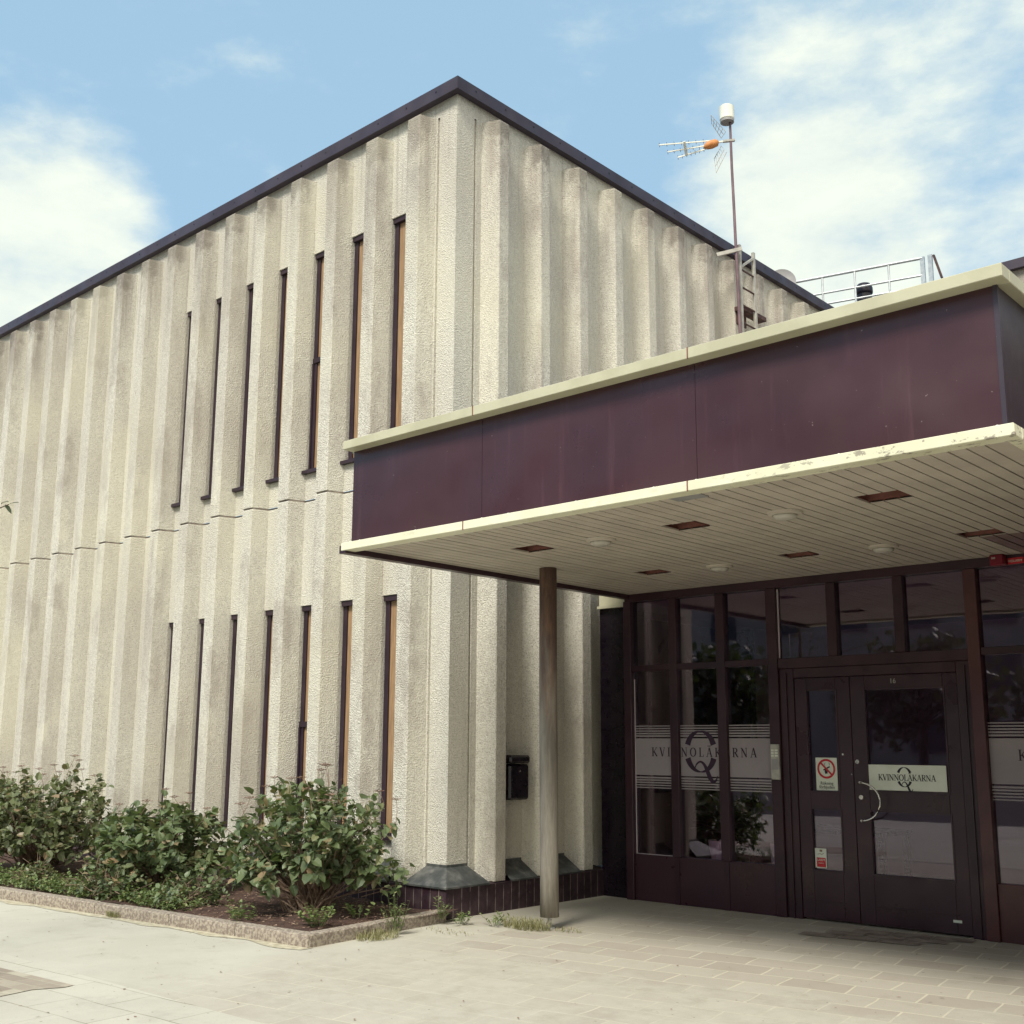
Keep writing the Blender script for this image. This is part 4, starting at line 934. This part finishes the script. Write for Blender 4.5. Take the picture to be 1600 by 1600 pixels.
def rp_(px):
    lo_, hi_ = 0.0, 1.0
    f_ = lambda p: 800+1757.35*((p-CAMP).dot(Rv))/((p-CAMP).dot(Fv))
    for _ in range(30):
        md = (lo_+hi_)/2
        if f_(A_+dd*md) < px: lo_ = md
        else: hi_ = md
    return A_+dd*lo_
for dz, r_ in ((0, .024), (-.30, .018), (-.50, .018)):
    g = MB(); g.tube([A_+Vector((0, 0, dz)), B_+Vector((0, 0, dz))], r_, 8); g.build('rail', 'steel', RL)
for px in (1234, 1284.5, 1335, 1388):
    p = rp_(px); g = MB(); g.tube([(p.x, p.y, 8.64), (p.x, p.y, p.z)], .019, 8); g.build('post', 'steel', RL)
for off in (0, .13):
    g = MB(); g.box(B_.x+off-.035, B_.x+off+.035, B_.y-.02, B_.y+.02, 8.64, B_.z+.02); g.build('post', 'steel', RL)
g = MB(); g.bar(B_+Vector((.19, 0, 0)), B_+Vector((.36, .1, -.75)), .03, .05); g.build('brace', 'rust', RL)
p = hy(1350.5, 461, 9.9)
vt = thing('roof_vent', 'black domed vent cowl on the roof behind the railing', 'vent', (p.x, p.y, 8.64))
g = MB(); g.lathe([(.13, 0), (.13, p.z-8.64)], (p.x, p.y, 8.64), 18); g.build('pipe', 'black', vt)
g = MB(); g.lathe([(.135, 0), (.148, .04), (.145, .12), (.11, .19), (.05, .215), (.005, .22)], (p.x, p.y, p.z), 24); g.build('cowl', 'black', vt, smooth=True)
p = hy(1222, 441, 9.0)
sdh = thing('satellite_dish', 'grey round dish just showing above the sloping roof line', 'dish', (p.x, p.y, 8.64))
g = MB(); dn = (CAMP-p); dn.z = 0; dn = (dn.normalized()+Vector((0.2, 0, .15))).normalized(); t1 = dn.cross(Vector((0, 0, 1))).normalized(); t2 = t1.cross(dn)
rings = [(0, 0), (.09, .006), (.17, .022), (.235, .045)]; vs = []
for r_, o_ in rings:
    for k in range(28): vs.append(p+t1*r_*math.cos(k*2*math.pi/28)+t2*r_*math.sin(k*2*math.pi/28)+dn*o_)
n_ = 28; g.add(vs, [(i*n_+j, i*n_+(j+1) % n_, (i+1)*n_+(j+1) % n_, (i+1)*n_+j) for i in range(3) for j in range(n_)]); o = g.build('reflector', 'grey', sdh, smooth=True)
g = MB(); g.tube([(p.x, p.y+.02, 8.6), (p.x, p.y+.03, p.z)], .02, 8); g.build('mount', 'steel', sdh)

# ================================================================== TREES / SURROUNDINGS (mostly seen as reflections)
def tree(label, x, y, h, cr, seed, n=900, ls=.22):
    random.seed(seed); T = thing('street_tree', label, 'tree', (x, y, 0), 'street trees across the road'); g = MB()
    g.tube([(x, y, 0), (x+.1, y, h*.35), (x, y+.1, h*.8)], [.2, .15, .05], 8)
    cl_ = []
    for i in range(26):
        d = rdir(); p = Vector((x, y, h*.64))+Vector((d.x*cr*.75, d.y*cr*.75, d.z*h*.27)); cl_.append(p); g.tube([(x, y, h*.4), p], [.06, .02], 5)
    g.build('trunk', 'bark', T); g = MB()
    for i in range(n):
        p = random.choice(cl_)+rdir()*cr*.42*random.random()**.5; leaf_at(g, p, rdir(), rdir(), ls*2, ls*1.6, random.random()*.95+.02)
    g.build('crown', 'treeleaf', T)
for i, (x, y, h) in enumerate(((-4, -34, 5.4), (3, -37, 6.4), (9, -33, 5.2), (17, -36, 6), (-12, -36, 6), (-20, -33, 5.6))): tree(('broad street tree across the road, seen only in reflections, number %s from the left' % ['third', 'fourth', 'fifth', 'sixth', 'second', 'first'][i]), x, y, h, 3.2, 70+i, 1500)
OB = thing('opposite_building', 'pale building across the road, seen only in reflections', 'building', (0, -52, 0))
g = MB(); g.box(-95, 34, -64, -52, -.06, 15); g.build('wall', 'facade2', OB)
for fl in range(4):
    for i in range(-14, 14):
        g = MB(); g.box(-28+4.4*i, -26+4.4*i, -51.99, -51.9, 1.2+fl*3.6, 3.0+fl*3.6); g.build('window', 'winfar', OB)
SW = thing('shade_block', 'low dark brick block added out of view to shade the wall under the canopy', 'building', (9, 3, 0))  # unseen block, added to keep side light out from under the canopy
g = MB(); g.box(6.35, 14, -1.2, 8.5, -.03, 3.9); g.build('wall', 'brickwall', SW); g = MB(); g.box(6.3, 14.05, -1.26, 8.55, 3.901, 4.08); g.build('roof_edge', 'fascia', SW)
for y in (0.2, 3.2, 6.0): g = MB(); g.box(6.32, 6.349, y, y+1.2, 1.0, 2.4); g.build('window', 'winfar', SW)
# young tree whose twig tip reaches in from the left
yt = thing('young_tree', 'young tree with a twig tip reaching in at the left edge of the photo', 'tree', (-3.2, -5.2, 0))
tipp = hy(14, 788, -4.6); g = MB(); bx = tipp+Vector((-1.5, -.35, 0)); 
g.tube([(bx.x, bx.y, 0), (bx.x, bx.y, 2.2), (bx.x+.05, bx.y, tipp.z+.9)], [.05, .04, .015], 8)
g.tube([(bx.x, bx.y, tipp.z-.5), (bx.x+.8, bx.y+.2, tipp.z-.12), tipp], [.018, .010, .003], 6); g.build('trunk', 'bark', yt)
g = MB(); random.seed(5)
for i in range(7):
    q = tipp+Vector((-.04*i, -.01*i, .004*i)); d = Vector((random.uniform(-.2, 1), random.uniform(-.5, .5), random.uniform(-.9, .4))); leaf_at(g, q, d, Vector((0, -.5, 1)), .085, .03, random.random()*.9+.02)
for i in range(160):
    q = Vector((bx.x+random.uniform(-.5, .45), bx.y+random.uniform(-.5, .5), tipp.z+random.uniform(-.3, 1.0))); leaf_at(g, q, rdir(), rdir(), .09, .035, random.random()*.9+.02)
g.build('crown', 'treeleaf', yt)
